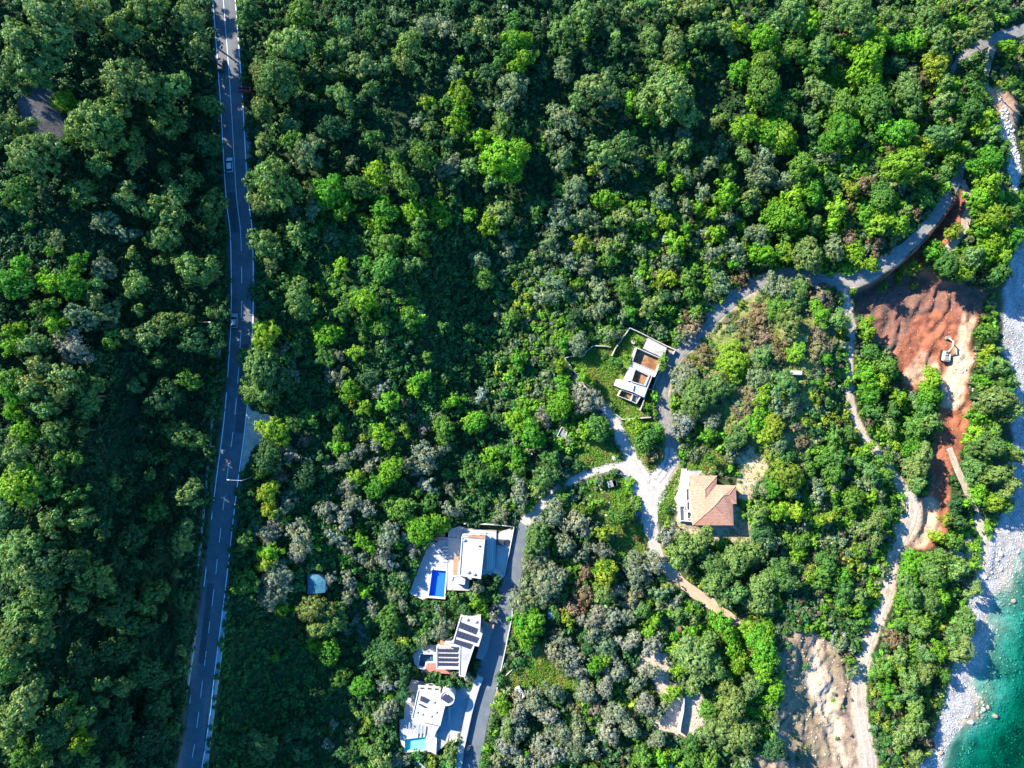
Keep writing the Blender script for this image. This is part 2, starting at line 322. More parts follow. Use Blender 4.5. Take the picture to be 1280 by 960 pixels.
# foliage: colour from the object, tint from the leaf
def leaf_mat(name,use_obj):
    m,nt,b=new_mat(name)
    at=N(nt,'ShaderNodeAttribute',attribute_name='tint'); last=at.outputs['Color']
    if use_obj:
        oi=N(nt,'ShaderNodeObjectInfo'); mx=N(nt,'ShaderNodeVectorMath',operation='MULTIPLY')
        nt.links.new(at.outputs['Color'],mx.inputs[0]); nt.links.new(oi.outputs['Color'],mx.inputs[1]); last=mx.outputs[0]
    nt.links.new(last,b.inputs['Base Color']); b.inputs['Roughness'].default_value=.6; b.inputs['Specular IOR Level'].default_value=.25
    tr=N(nt,'ShaderNodeBsdfTranslucent'); nt.links.new(last,tr.inputs[0]); ms=N(nt,'ShaderNodeMixShader'); ms.inputs[0].default_value=.32
    nt.links.new(b.outputs[0],ms.inputs[1]); nt.links.new(tr.outputs[0],ms.inputs[2]); nt.links.new(ms.outputs[0],nt.nodes['Material Output'].inputs[0]); return m
M['leaf']=leaf_mat('foliage',True); M['under']=leaf_mat('undergrowth_leaves',False)
# pool water
def pool_water(name,tint):
    m,nt,b=new_mat(name); tr=N(nt,'ShaderNodeBsdfTransparent'); tr.inputs[0].default_value=(*tint,1)
    gl=N(nt,'ShaderNodeBsdfGlossy'); gl.inputs['Roughness'].default_value=.05; fr=N(nt,'ShaderNodeFresnel',IOR=1.33)
    nz=N(nt,'ShaderNodeTexNoise',Scale=1.5,Detail=3.0); bp=N(nt,'ShaderNodeBump',Strength=.15,Distance=.1); nt.links.new(nz.outputs[0],bp.inputs['Height']); nt.links.new(bp.outputs[0],gl.inputs['Normal'])
    ge=N(nt,'ShaderNodeNewGeometry'); fm=N(nt,'ShaderNodeMath',operation='SUBTRACT'); nt.links.new(fr.outputs[0],fm.inputs[0]); nt.links.new(ge.outputs['Backfacing'],fm.inputs[1]); fm.use_clamp=True; ms=N(nt,'ShaderNodeMixShader'); nt.links.new(fm.outputs[0],ms.inputs[0]); nt.links.new(tr.outputs[0],ms.inputs[1]); nt.links.new(gl.outputs[0],ms.inputs[2]); nt.links.new(ms.outputs[0],nt.nodes['Material Output'].inputs[0]); return m
M['poolwater']=pool_water('pool_water',(.9,.97,1.0))
# sea
m,nt,b=new_mat('sea_water'); tr=N(nt,'ShaderNodeBsdfTransparent'); gl=N(nt,'ShaderNodeBsdfGlossy'); gl.inputs['Roughness'].default_value=.12; fr=N(nt,'ShaderNodeFresnel',IOR=1.33)
g=N(nt,'ShaderNodeNewGeometry'); nz=N(nt,'ShaderNodeTexNoise',Scale=.55,Detail=5.0,Roughness=.6); nt.links.new(g.outputs['Position'],nz.inputs['Vector'])
bp=N(nt,'ShaderNodeBump',Strength=.5,Distance=.5); nt.links.new(nz.outputs[0],bp.inputs['Height']); nt.links.new(bp.outputs[0],gl.inputs['Normal']); nt.links.new(bp.outputs[0],fr.inputs['Normal'])
ge=N(nt,'ShaderNodeNewGeometry'); fm=N(nt,'ShaderNodeMath',operation='SUBTRACT'); nt.links.new(fr.outputs[0],fm.inputs[0]); nt.links.new(ge.outputs['Backfacing'],fm.inputs[1]); fm.use_clamp=True; ms=N(nt,'ShaderNodeMixShader'); nt.links.new(fm.outputs[0],ms.inputs[0]); nt.links.new(tr.outputs[0],ms.inputs[1]); nt.links.new(gl.outputs[0],ms.inputs[2]); nt.links.new(ms.outputs[0],nt.nodes['Material Output'].inputs[0])
va=N(nt,'ShaderNodeVolumeAbsorption'); va.inputs['Color'].default_value=(.10,.84,.77,1); va.inputs['Density'].default_value=.95; nt.links.new(va.outputs[0],nt.nodes['Material Output'].inputs['Volume']); M['sea']=m
# ground
m,nt,b=new_mat('hillside_ground'); at=N(nt,'ShaderNodeAttribute',attribute_name='tint'); g=N(nt,'ShaderNodeNewGeometry')
n1=N(nt,'ShaderNodeTexNoise',Scale=.9,Detail=8.0,Roughness=.75); nt.links.new(g.outputs['Position'],n1.inputs['Vector'])
r=N(nt,'ShaderNodeMapRange'); r.inputs['From Min'].default_value=.3; r.inputs['From Max'].default_value=.7; r.inputs['To Min'].default_value=.6; r.inputs['To Max'].default_value=1.35; nt.links.new(n1.outputs['Fac'],r.inputs['Value'])
mx=N(nt,'ShaderNodeVectorMath',operation='SCALE'); nt.links.new(at.outputs['Color'],mx.inputs[0]); nt.links.new(r.outputs[0],mx.inputs['Scale']); nt.links.new(mx.outputs[0],b.inputs['Base Color'])
b.inputs['Roughness'].default_value=.95; b.inputs['Specular IOR Level'].default_value=.15
bp=N(nt,'ShaderNodeBump',Strength=.7,Distance=.5); nt.links.new(n1.outputs['Fac'],bp.inputs['Height']); nt.links.new(bp.outputs[0],b.inputs['Normal']); M['ground']=m

# ------------------------------------------------------------------ object helpers
def tag(o,label=None,cat=None,group=None,kind=None):
    if label: o['label']=label
    if cat: o['category']=cat
    if group: o['group']=group
    if kind: o['kind']=kind
    return o
def empty(name,loc,label,cat,group=None,rz=0):
    o=bpy.data.objects.new(name,None); COL.objects.link(o); o.location=loc; o.rotation_euler=(0,0,rz); o.empty_display_size=.5
    return tag(o,label,cat,group)
def meshobj(name,verts,faces,material,parent=None,smooth=False):
    me=bpy.data.meshes.new(name); me.from_pydata([tuple(v) for v in verts],[],[tuple(f) for f in faces]); me.validate()
    if smooth:
        for p in me.polygons: p.use_smooth=True
    return link(name,me,material,parent)
def link(name,me,material,parent=None):
    if material and not me.materials: me.materials.append(material)
    o=bpy.data.objects.new(name,me); COL.objects.link(o)
    if parent:
        o.parent=parent
        if not me.get('local'):      # shapes are written in world space: bring them under the parent
            o.matrix_parent_inverse=parent_inv(parent)
    return o
def parent_inv(p):
    if p.type=='MESH': return Matrix.Identity(4)
    return (Matrix.Translation(p.location)@p.rotation_euler.to_matrix().to_4x4()).inverted()
def bobj(name,bm,material,parent=None,smooth=False,local=False):
    me=bpy.data.meshes.new(name); bmesh.ops.recalc_face_normals(bm,faces=bm.faces); bm.to_mesh(me); bm.free()
    if local: me['local']=1
    if smooth:
        for p in me.polygons: p.use_smooth=True
    return link(name,me,material,parent)
def bulk(name,V,F,material,tint=None,smooth=False):
    """fast quad mesh from numpy arrays; tint per face"""
    me=bpy.data.meshes.new(name); n=F.shape[1]
    me.vertices.add(len(V)); me.vertices.foreach_set('co',V.astype(np.float32).ravel())
    me.loops.add(F.size); me.loops.foreach_set('vertex_index',F.astype(np.int32).ravel())
    me.polygons.add(len(F)); me.polygons.foreach_set('loop_start',np.arange(0,F.size,n,dtype=np.int32)); me.polygons.foreach_set('loop_total',np.full(len(F),n,np.int32))
    if smooth: me.polygons.foreach_set('use_smooth',np.ones(len(F),bool))
    me.update(calc_edges=True)
    if tint is not None:
        dom='POINT' if len(tint)==len(V) else 'FACE'
        if dom=='FACE':
            a=me.color_attributes.new('tint','FLOAT_COLOR','CORNER'); c=np.ones((len(F),n,4),np.float32); c[:,:,:3]=tint[:,None,:]
        else:
            a=me.color_attributes.new('tint','FLOAT_COLOR','POINT'); c=np.ones((len(V),4),np.float32); c[:,:3]=tint
        a.data.foreach_set('color',c.ravel())
    me.materials.append(material); me['local']=1; return me
def add_prism(bm,pts,z0,z1,holes=()):
    """pts in world xy; a solid slab, with wells if holes are given"""
    loops=[list(pts)]+[list(h) for h in holes]
    tri=tessellate_polygon([[Vector((x,y,0)) for x,y in l] for l in loops])
    flat=[p for l in loops for p in l]
    top=[bm.verts.new((x,y,z1)) for x,y in flat]; bot=[bm.verts.new((x,y,z0)) for x,y in flat]
    for t in tri:
        try: bm.faces.new([top[i] for i in t]); bm.faces.new([bot[i] for i in reversed(t)])
        except ValueError: pass
    s=0
    for l in loops:
        n=len(l)
        for i in range(n):
            a,b_=s+i,s+(i+1)%n
            bm.faces.new((top[a],bot[a],bot[b_],top[b_]))
        s+=n
def wpoly(pts,z): return [xy_at(x,y,z) for x,y in pts]
def shrink(pts,d):
    """inset a polygon (world xy) by d metres"""
    n=len(pts); A=sum(pts[i][0]*pts[(i+1)%n][1]-pts[(i+1)%n][0]*pts[i][1] for i in range(n)); sg=1 if A>0 else -1; out=[]
    for i in range(n):
        p0=Vector(pts[i-1]); p1=Vector(pts[i]); p2=Vector(pts[(i+1)%n])
        a=(p1-p0).normalized(); b_=(p2-p1).normalized(); na=Vector((-a.y,a.x))*sg; nb=Vector((-b_.y,b_.x))*sg
        k=na+nb; k=k/max(.35,k.length_squared/2) if k.length>1e-6 else na
        q=p1+k*d*1.0; out.append((q.x,q.y))
    return out
def slab(name,px_pts,z0,z1,material,parent,holes=()):
    bm=bmesh.new(); add_prism(bm,wpoly(px_pts,z1),z0,z1,[wpoly(h,z1) for h in holes]); return bobj(name,bm,material,parent)
def ring(name,px_pts,z0,z1,t,material,parent):
    """a parapet: band of width t along the inside of an outline"""
    p=wpoly(px_pts,z1); bm=bmesh.new(); add_prism(bm,p,z0,z1,[shrink(p,t)]); return bobj(name,bm,material,parent)
def wall_run(name,px_pts,h,t,material,parent=None,follow=True,dz=0):
    """free-standing wall following the ground"""
    pts=[]
    for i in range(len(px_pts)-1):
        a,b_=px_pts[i],px_pts[i+1]; n=max(1,int(math.hypot(b_[0]-a[0],b_[1]-a[1])/5))
        pts+=[(a[0]+(b_[0]-a[0])*k/n,a[1]+(b_[1]-a[1])*k/n) for k in range(n)]
    pts.append(px_pts[-1]); W=[P(x,y,h,SURF) for x,y in pts]; bm=bmesh.new(); prev=None
    for i,w_ in enumerate(W):
        d=(W[min(i+1,len(W)-1)]-W[max(i-1,0)]); d.z=0; d.normalize(); nn=Vector((-d.y,d.x,0))*t/2
        q=[bm.verts.new(w_+nn+Vector((0,0,-.8))),bm.verts.new(w_-nn+Vector((0,0,-.8))),bm.verts.new(w_-nn+Vector((0,0,h+dz))),bm.verts.new(w_+nn+Vector((0,0,h+dz)))]
        if prev:
            for k in range(4): bm.faces.new((prev[k],prev[(k+1)%4],q[(k+1)%4],q[k]))
        else: bm.faces.new(q[::-1])
        prev=q
    bm.faces.new(prev); return bobj(name,bm,material,parent)
def box_bm(bm,c,s,rz=0,rx=0,bev=0):
    r=bmesh.ops.create_cube(bm,size=1); M_=Matrix.Translation(c)@Matrix.Rotation(rz,4,'Z')@Matrix.Rotation(rx,4,'X')@Matrix.Diagonal((*s,1))
    bmesh.ops.transform(bm,matrix=M_,verts=r['verts'])
    if bev:
        es=list({e for v in r['verts'] for e in v.link_edges}); bmesh.ops.bevel(bm,geom=es,offset=bev,segments=2,affect='EDGES')
def tube_bm(bm,a,b_,r0,r1,n=7):
    a=Vector(a);b_=Vector(b_); d=(b_-a).normalized(); u=d.orthogonal().normalized(); v=d.cross(u)
    A=[bm.verts.new(a+(u*math.cos(t)+v*math.sin(t))*r0) for t in [2*math.pi*i/n for i in range(n)]]
    B=[bm.verts.new(b_+(u*math.cos(t)+v*math.sin(t))*r1) for t in [2*math.pi*i/n for i in range(n)]]
    for i in range(n): bm.faces.new((A[i],A[(i+1)%n],B[(i+1)%n],B[i]))
    bm.faces.new(A[::-1]); bm.faces.new(B)
def cone(a,b_,r0,r1,n=7):
    bm=bmesh.new(); tube_bm(bm,a,b_,r0,r1,n); return bm

# ------------------------------------------------------------------ the ground: one sheet
col=np.zeros(Z.shape+(3,))
nA=fbm(XX,YY,9,101,4)[...,None]; nB=fbm(XX,YY,2.2,103,3)[...,None]; nC=fbm(XX,YY,25,107,3)[...,None]
def c3(*c): return np.array(c,float)
col[:]=c3(.026,.044,.016); col+=np.clip(nA,0,1)*c3(.03,.04,.01)
wob=fbm(XX,YY,4.5,111,4)*9
def paint(poly,c,edge=2.0,wobble=1.0,c2=None,nz=None):
    global col
    d=poly_dist(PX,PY,poly)+wob*wobble
    w=sstep(edge,-edge,d)[...,None]; cc=c3(*c)
    if c2 is not None: t=np.clip(.5+(nB if nz is None else nz)*1.3,0,1); cc=cc*(1-t)+c3(*c2)*t
    col=col*(1-w)+cc*w
paint(KNOLL,(.21,.18,.08),6,1.5,(.11,.15,.035))
for i in range(len(GRASS)): paint(GRASS[i],(.12,.21,.03),3,.5,(.21,.21,.06),nA)
paint(BRUSH_W,(.022,.042,.014),8,1,(.03,.05,.016))
paint([(1050,420),(1060,540),(1110,600),(1110,760),(1060,800),(960,800),(960,560),(1010,560)],(.05,.065,.025),8,1.5)
paint([(1180,690),(1230,650),(1236,700),(1215,740),(1200,720)],(.36,.30,.22),4,1,(.16,.17,.08))
paint(RED,(.33,.115,.06),2,1.0,(.20,.072,.045)); paint([(1124,470),(1150,440),(1170,448),(1180,470),(1150,486)],(.36,.15,.09),3,1,(.46,.30,.2)); paint([(1196,424),(1204,385),(1210,385),(1206,440)],(.48,.31,.21),1.5,.3); paint([(1214,390),(1222,395),(1208,440),(1203,436)],(.48,.31,.21),1.5,.3)
paint([(1068,366),(1100,340),(1150,352),(1180,352),(1230,368),(1222,400),(1180,382),(1140,396),(1120,440),(1090,424)],(.20,.09,.065),4,.8,(.13,.08,.06))  # upper pit darkened: shade of bank and trees painted into the soil
paint(HAUL,(.56,.42,.30),4,1,(.48,.33,.22)); paint(CLEARING,(.52,.37,.26),4,1,(.44,.30,.20))
paint(QUARRY,(.30,.21,.15),4,1,(.20,.14,.10)); 
qn=np.clip(nC*2.0,0,1)*sstep(4,-4,q)[...,None]; col=col*(1-qn*.6)+c3(.10,.11,.05)*qn*.6
paint([(1000,850),(1020,800),(1035,850),(1050,900),(1062,960),(1050,960),(1030,900)],(.48,.36,.25),5,1)
paint(BEACH,(.36,.35,.34),4,.8,(.22,.21,.20)); paint(ROCKS_N,(.40,.37,.33),3,.7); paint(DIRT_N,(.45,.26,.16),3,.8)
paint(SANDY_E,(.52,.40,.27),3,1.2,(.40,.30,.18)); paint(YARD_T,(.44,.35,.25),3,1.0,(.36,.30,.18)); paint(BARE_S,(.46,.36,.28),2,.8); paint(LANE_S,(.38,.30,.24),2,.5)
paint([(600,790),(612,940),(640,930),(628,860)],(.42,.33,.18),3,.8,(.14,.16,.05))
paint([(15,110),(38,104),(70,115),(82,150),(80,175),(50,172),(24,150)],(.13,.12,.12),3,.7,(.09,.09,.09))
paint([(0,-5),(30,0),(42,10),(20,20),(0,15)],(.22,.16,.12),3,.7)
paint([(440,760),(462,738),(475,760),(460,810),(448,800)],(.15,.16,.14),4,.8)
paint([(512,390),(520,378),(535,395),(528,408)],(.34,.34,.34),2,.4)
paint([(452,545),(470,540),(462,565),(445,560)],(.22,.22,.2),2,.4)
def verge(pl,c,w0,w1,cut=1):
    global col
    P2=dens(pl,3); d,t=seg_dist(PX,PY,P2); hw=np.interp(t,np.arange(len(P2)),[p[2] for p in P2]); w=sstep(w1,w0,d-hw+wob[...]*.35)[...,None]
    col=col*(1-w)+c3(*c)*w
verge(LANE[12:],(.34,.29,.22),0,4); verge(VILLA_RD,(.30,.27,.22),0,2.5); verge(DRIVE_N,(.40,.36,.30),0,4); verge(TRACK_E,(.42,.34,.25),0,3)
verge(MAIN,(.10,.11,.09),0,5)
# slope of the sunken pit walls stays bare; the sea bed
w=sstep(.15,-.9,Z)[...,None]; sb=c3(.34,.33,.27); wd=np.clip(.5+nA*1.2+nB*.6,0,1)
sbc=sb*(1-wd)+c3(.11,.12,.09)*wd; deep=sstep(-1.6,-3.0,Z)[...,None]; sbc=sbc*(1-deep*.15)
for (a,b_,r_) in [(1274,915,5),(1273,943,4),(1262,958,4)]:
    x_,y_=xy_at(a,b_,-2.5); dd=np.hypot(XX-x_,YY-y_)+wob*.1; k_=sstep(r_*.3,r_*.15,dd)[...,None]; sbc=sbc*(1-k_)+c3(.03,.04,.03)*k_
shore=(PX>1100)[...,None]; col=np.where(shore,col*(1-w)+sbc*w,col)
tanb=sstep(.35,-.2,Z)[...,None]*shore*(1-w)*.75; col=col*(1-tanb)+c3(.42,.30,.21)*tanb
nx,ny=Z.shape; V=np.stack([XX,YY,Z],-1).reshape(-1,3); ii=np.arange(nx*ny).reshape(nx,ny)
F=np.stack([ii[:-1,:-1],ii[1:,:-1],ii[1:,1:],ii[:-1,1:]],-1).reshape(-1,4)
me=bulk('hillside',V,F,M['ground'],np.clip(col.reshape(-1,3),0.005,.9),smooth=True)
tag(link('hillside_ground',me,None),kind='structure')
# the sea, a closed body of water
bm=bmesh.new(); x0=xy_at(1150,0,0)[0]; add_prism(bm,[(x0,-2400),(2400,-2400),(2400,2400),(x0,2400)],-40,0.0); tag(bobj('sea_water',bm,M['sea']),kind='structure')

# ------------------------------------------------------------------ roads laid on the ground
def ribbon(name,pl,off0,off1,lift,material,rag=0.0,nacross=6,parent=None,step=2,kind='structure',t0=None,t1=None):
    P2=dens(pl,8); rr=np.random.default_rng(len(name)+int(pl[0][0]))
    if t0 is not None: P2=[p for p in P2 if t0<=p[1]<=t1]
    C_=[P(p[0],p[1],0,SURF) for p in P2]; bm=bmesh.new(); prev=None; acc=0
    for i,c in enumerate(C_):
        if i%step and i!=len(C_)-1: continue
        d=C_[min(i+1,len(C_)-1)]-C_[max(i-1,0)]; d.z=0; d.normalize(); nn=Vector((d.y,-d.x,0))   # right-hand side when walking along
        s=K*(1-c.z/CAM_H); hw=P2[i][2]*s
        a=off0*hw if abs(off0)<=1.5 else off0; b_=off1*hw if abs(off1)<=1.5 else off1
        ra=rr.normal()*rag; rb=rr.normal()*rag; row=[]
        for k in range(nacross):
            t=k/(nacross-1); o=(a+ra)*(1-t)+(b_+rb)*t; q=c+nn*o; z=float(hz(q.x,q.y,SURF)); row.append(bm.verts.new((q.x,q.y,z+lift)))
        if prev:
            for k in range(nacross-1): bm.faces.new((prev[k],prev[k+1],row[k+1],row[k]))
        prev=row
    o=bobj(name,bm,material,parent,smooth=True)
    if kind and not parent: tag(o,kind=kind)
    return o
road=ribbon('main_road',MAIN,-1,1,.09,M['asphalt'],.02)
# painted lines: two solid edges, a centre line solid at the top and dashed further down
def line(name,off,w,t0=None,t1=None,dash=None):
    P2=dens(MAIN,14); P2=[p for p in P2 if (t0 is None or t0<=p[1]<=t1)]; C_=[P(p[0],p[1],0,SURF) for p in P2]; bm=bmesh.new(); prev=None; run=0; last=None
    fine=[]
    for i in range(len(C_)-1):
        L=(C_[i+1]-C_[i]).length; n=max(1,int(L/.5))
        d=(C_[i+1]-C_[i]); d.z=0; d.normalize()
        for k in range(n): fine.append((C_[i].lerp(C_[i+1],k/n),d))
    for c,d in fine:
        if last is not None: run+=(c-last).length
        last=c; on=True
        if dash: on=(run%(dash[0]+dash[1]))<dash[0]
        if not on: prev=None; continue
        nn=Vector((d.y,-d.x,0)); row=[]
        for o in (off-w/2,off+w/2):
            q=c+nn*o; row.append(bm.verts.new((q.x,q.y,float(hz(q.x,q.y,SURF))+.115)))
        if prev: bm.faces.new((prev[0],prev[1],row[1],row[0]))
        prev=row
    bmesh.ops.reverse_faces(bm,faces=bm.faces); me=bpy.data.meshes.new(name); bm.to_mesh(me); bm.free(); return link(name,me,M['paint'],road)
line('edge_line',-3.35,.22,-60,1020); line('edge_line',3.3,.22,-60,1020)
line('centre_line',0.15,.13,-60,318); line('lane_dashes',0.15,.14,332,1020,(5.6,4.4))
ribbon('upper_lane',LANE[:27],-.9,.9,.09,M['lane'],.16); ribbon('lower_lane',LANE[26:],-.95,.95,.10,M['lit_apron'],.14)  # one lane in two tones: shaded above, sunlit towards the junction
ribbon('curved_drive',VILLA_RD[:9],-1,1,.11,M['lit_apron'],.08); ribbon('villa_lane',VILLA_RD[8:],-1,1,.12,M['villa_lane'],.05)
ribbon('north_driveway',DRIVE_N,-1,1,.10,M['lit_apron'],.12)
ribbon('coast_track',TRACK_E,-.85,.85,.07,M['gravel'],.35); ribbon('dirt_path',TRACK_S,-1,1,.085,M['dirt'],.25)
for t_ in (TRACK_N,TRACK_C,TRACK_B): ribbon('gravel_path',t_,-1,1,.07,M['gravel'],.18)
def sheet(name,poly,lift,material,jag=.25):
    """an irregular patch of surfacing draped on the ground"""
    x0,x1=min(p[0] for p in poly),max(p[0] for p in poly); y0,y1=min(p[1] for p in poly),max(p[1] for p in poly)
    g=1.3; xs=np.arange(x0-3,x1+3,g); ys=np.arange(y0-3,y1+3,g); bm=bmesh.new(); vv={}
    for i,x in enumerate(xs):
        for j,y in enumerate(ys):
            if poly_dist(np.array(x),np.array(y),poly)+float(vnoise(np.array(x/4.),np.array(y/4.),5))*2.0<0:
                p=P(x,y,0,SURF); vv[i,j]=bm.verts.new((p.x,p.y,p.z+lift))
    for (i,j) in list(vv):
        if (i+1,j) in vv and (i,j+1) in vv and (i+1,j+1) in vv: bm.faces.new((vv[i,j],vv[i,j+1],vv[i+1,j+1],vv[i+1,j]))
    return tag(bobj(name,bm,material,smooth=True),kind='structure')
def rut(name,pl,off,w,lift,material,lo,hi):
    return ribbon(name,[(a,b_,c_) for a,b_,c_ in pl[lo:hi]],off-w,off+w,lift,material,.06,nacross=2)
ribbon('road_repair',MAIN[8:11],-.85,-.12,.104,M['patch'],.05); ribbon('road_repair',MAIN[13:15],.1,.8,.104,M['patch'],.05); ribbon('road_repair',MAIN[4:6],.15,.75,.104,M['patch'],.05)
ribbon('wheel_rut',TRACK_E[9:],-.55,-.32,.10,M['rutdirt'],.08,nacross=3); ribbon('wheel_rut',TRACK_E[9:],.30,.52,.10,M['rutdirt'],.08,nacross=3)
ribbon('wheel_rut',LANE[14:29],-.5,-.25,.115,M['rutlane'],.06,nacross=3); ribbon('wheel_rut',LANE[14:29],.22,.48,.115,M['rutlane'],.06,nacross=3)
sheet('gravel_layby',LAYBY,.06,M['layby'])
sheet('junction_apron',[(792,566),(800,586),(812,604),(822,610),(830,596),(840,600),(824,640),(820,668),(806,668),(800,650),(792,630),(784,605),(776,596),(768,590),(784,580),(790,574)],.17,M['lit_apron'])
sheet('roadside_gravel',[(303,130),(309,150),(314,175),(316,205),(312,222),(308,210),(305,170)],.06,M['lane'])

# ------------------------------------------------------------------ vehicles
def make_car(kind='hatch'):
    e=bpy.data.objects.new('parked_car',None); COL.objects.link(e)
    L,W,H_=4.3,1.78,1.48
    bm=bmesh.new(); prof=[(-L/2,.45),(-L/2,.78),(-L/2+.12,.92),(-1.95,1.0),(1.05,1.0),(1.9,.86),(L/2,.70),(L/2,.35),(1.8,.28),(-1.8,.28)]
    def loft(prof,w0,taper):
        a=[bm.verts.new((x,-w0/2*(1-taper(x,z)),z)) for x,z in prof]; b_=[bm.verts.new((x,w0/2*(1-taper(x,z)),z)) for x,z in prof]
        n=len(prof)
        for i in range(n): bm.faces.new((a[i],a[(i+1)%n],b_[(i+1)%n],b_[i]))
        bm.faces.new(a[::-1]); bm.faces.new(b_)
    loft(prof,W,lambda x,z:.05*(z>.85)+.10*(abs(x)>2.0)); bmesh.ops.bevel(bm,geom=bm.edges[:],offset=.06,segments=2,affect='EDGES'); body=bobj('body',bm,None,local=True)
    bm=bmesh.new(); loft([(-1.98,1.0),(-1.55,1.40),(-1.2,H_-.03),(.15,H_-.03),(1.1,1.0)],W*.90,lambda x,z:.16*(z>1.2)); bmesh.ops.bevel(bm,geom=bm.edges[:],offset=.03,segments=1,affect='EDGES'); glass=bobj('windows',bm,M['glass'],local=True)
    bm=bmesh.new(); box_bm(bm,(-.55,0,H_),(1.75,1.34,.07),bev=.03); roof=bobj('roof',bm,None,local=True)
    parts=[body,glass,roof]
    for sx in (-1.32,1.32):
        for sy in (-1,1): 
            w_=bobj('wheel',cone((sx,sy*.66,.32),(sx,sy*.90,.32),.32,.32,14),M['rubber'],local=True); parts.append(w_)
            r_=bobj('rim',cone((sx,sy*.88,.32),(sx,sy*.915,.32),.19,.17,10),M['greymetal'],local=True); r_.parent=w_
    for sy in (-.6,.6):
        bm=bmesh.new(); box_bm(bm,(2.08,sy,.66),(.12,.34,.14),bev=.02); parts.append(bobj('headlight',bm,M['paint'],local=True))
        bm=bmesh.new(); box_bm(bm,(.75,sy*1.56,.98),(.18,.14,.12),bev=.03); parts.append(bobj('wing_mirror',bm,M['rubber'],local=True))
    for p_ in parts: p_.parent=e
    return e
def place_tree(src,paintmat,loc,rz,label,cat,group=None):
    e=src.copy(); COL.objects.link(e); e.location=loc; e.rotation_euler=(0,0,rz); tag(e,label,cat,group)
    for ch in src.children:
        c=ch.copy(); COL.objects.link(c); c.parent=e
        if not ch.data.materials or ch.name.startswith(('body','roof')):
            c.data=ch.data.copy(); c.data.materials.clear(); c.data.materials.append(paintmat)
        for g in ch.children: d=g.copy(); COL.objects.link(d); d.parent=c
    return e
CAR0=make_car()
def heading(pl,px,py):
    return 0
CARG='cars on the road and at the houses'
cars=[((294.5,401),math.radians(90),'car_grey','grey hatchback driving on the main road at the sunlit gap',.1),
 ((288.5,207),math.radians(93),'car_white','white car on the shaded main road near the wood',.1),
 ((277.5,83),math.radians(92),'car_black','black car on the main road under overhanging trees, left of the red billboard',.1),
 ((629,677),math.radians(-2),'car_black','black car parked in the walled drive beside the white villa',.5),
 ((583.5,937),math.radians(72),'car_black','dark car on the lane beside the round garden tree',.12),
 ((687,766),math.radians(100),'car_blue','blue car parked in the shade under grey olive trees',.02),
 ((797,640),math.radians(100),'car_blue','dark blue car parked in tree shade at the pale junction',.1)]
CARPOS=[]
for (pp,rz,mt,lb,dz) in cars:
    p=P(*pp,0,SURF); p.z+=dz; CARPOS.append(pp); place_tree(CAR0,M[mt],p,rz,lb,'car',CARG)
for ch in list(CAR0.children):
    for g in list(ch.children): bpy.data.objects.remove(g)
    bpy.data.objects.remove(ch)
bpy.data.objects.remove(CAR0)
# excavator
p=P(1183,444,1.5); ex=empty('excavator',p,'pale crawler excavator digging on the red earth beside the haul ramp','excavator',rz=math.radians(82))
def ex_part(n,bm,m_,par=None): o=bobj(n,bm,m_,local=True); o.parent=par or ex; return o
for sy in (-1,1):
    bm=bmesh.new(); box_bm(bm,(0,sy*1.15,.45),(3.6,.55,.85),bev=.2); ex_part('crawler_track',bm,M['rubber'])
bm=bmesh.new(); box_bm(bm,(-.7,0,1.55),(2.6,2.5,1.2),bev=.15); box_bm(bm,(-1.75,0,1.6),(.7,2.3,1.1),bev=.2); hb=ex_part('engine_house',bm,M['exc'])
bm=bmesh.new(); box_bm(bm,(-1.2,.2,2.22),(1.2,1.2,.14),bev=.03); ex_part('engine_grille',bm,M['excdark'],hb)
bm=bmesh.new(); box_bm(bm,(.65,.72,1.95),(1.5,.95,1.7),bev=.1); cb=ex_part('cab',bm,M['exc'])
bm=bmesh.new(); box_bm(bm,(1.33,.72,2.15),(.2,.8,1.1)); box_bm(bm,(.7,.72,2.79),(.8,.6,.06)); ex_part('windscreen',bm,M['glass'],cb)
bm=bmesh.new(); tube_bm(bm,(.6,-.2,1.6),(2.9,-.25,3.9),.32,.28,4); tube_bm(bm,(2.9,-.25,3.9),(4.9,-.3,3.5),.30,.22,4); ex_part('boom',bm,M['exc'])
bm=bmesh.new(); tube_bm(bm,(4.5,-.3,4.0),(5.9,-.2,1.3),.24,.18,4); ex_part('dipper_arm',bm,M['exc'])
bm=bmesh.new(); tube_bm(bm,(1.3,-.2,1.5),(2.7,-.25,3.3),.1,.08,6); ex_part('hydraulic_cylinder',bm,M['greymetal'])
bm=bmesh.new()
tube_bm(bm,(5.9,.65,.9),(5.9,-1.05,.9),.62,.62,7); ex_part('bucket',bm,M['excdark'])

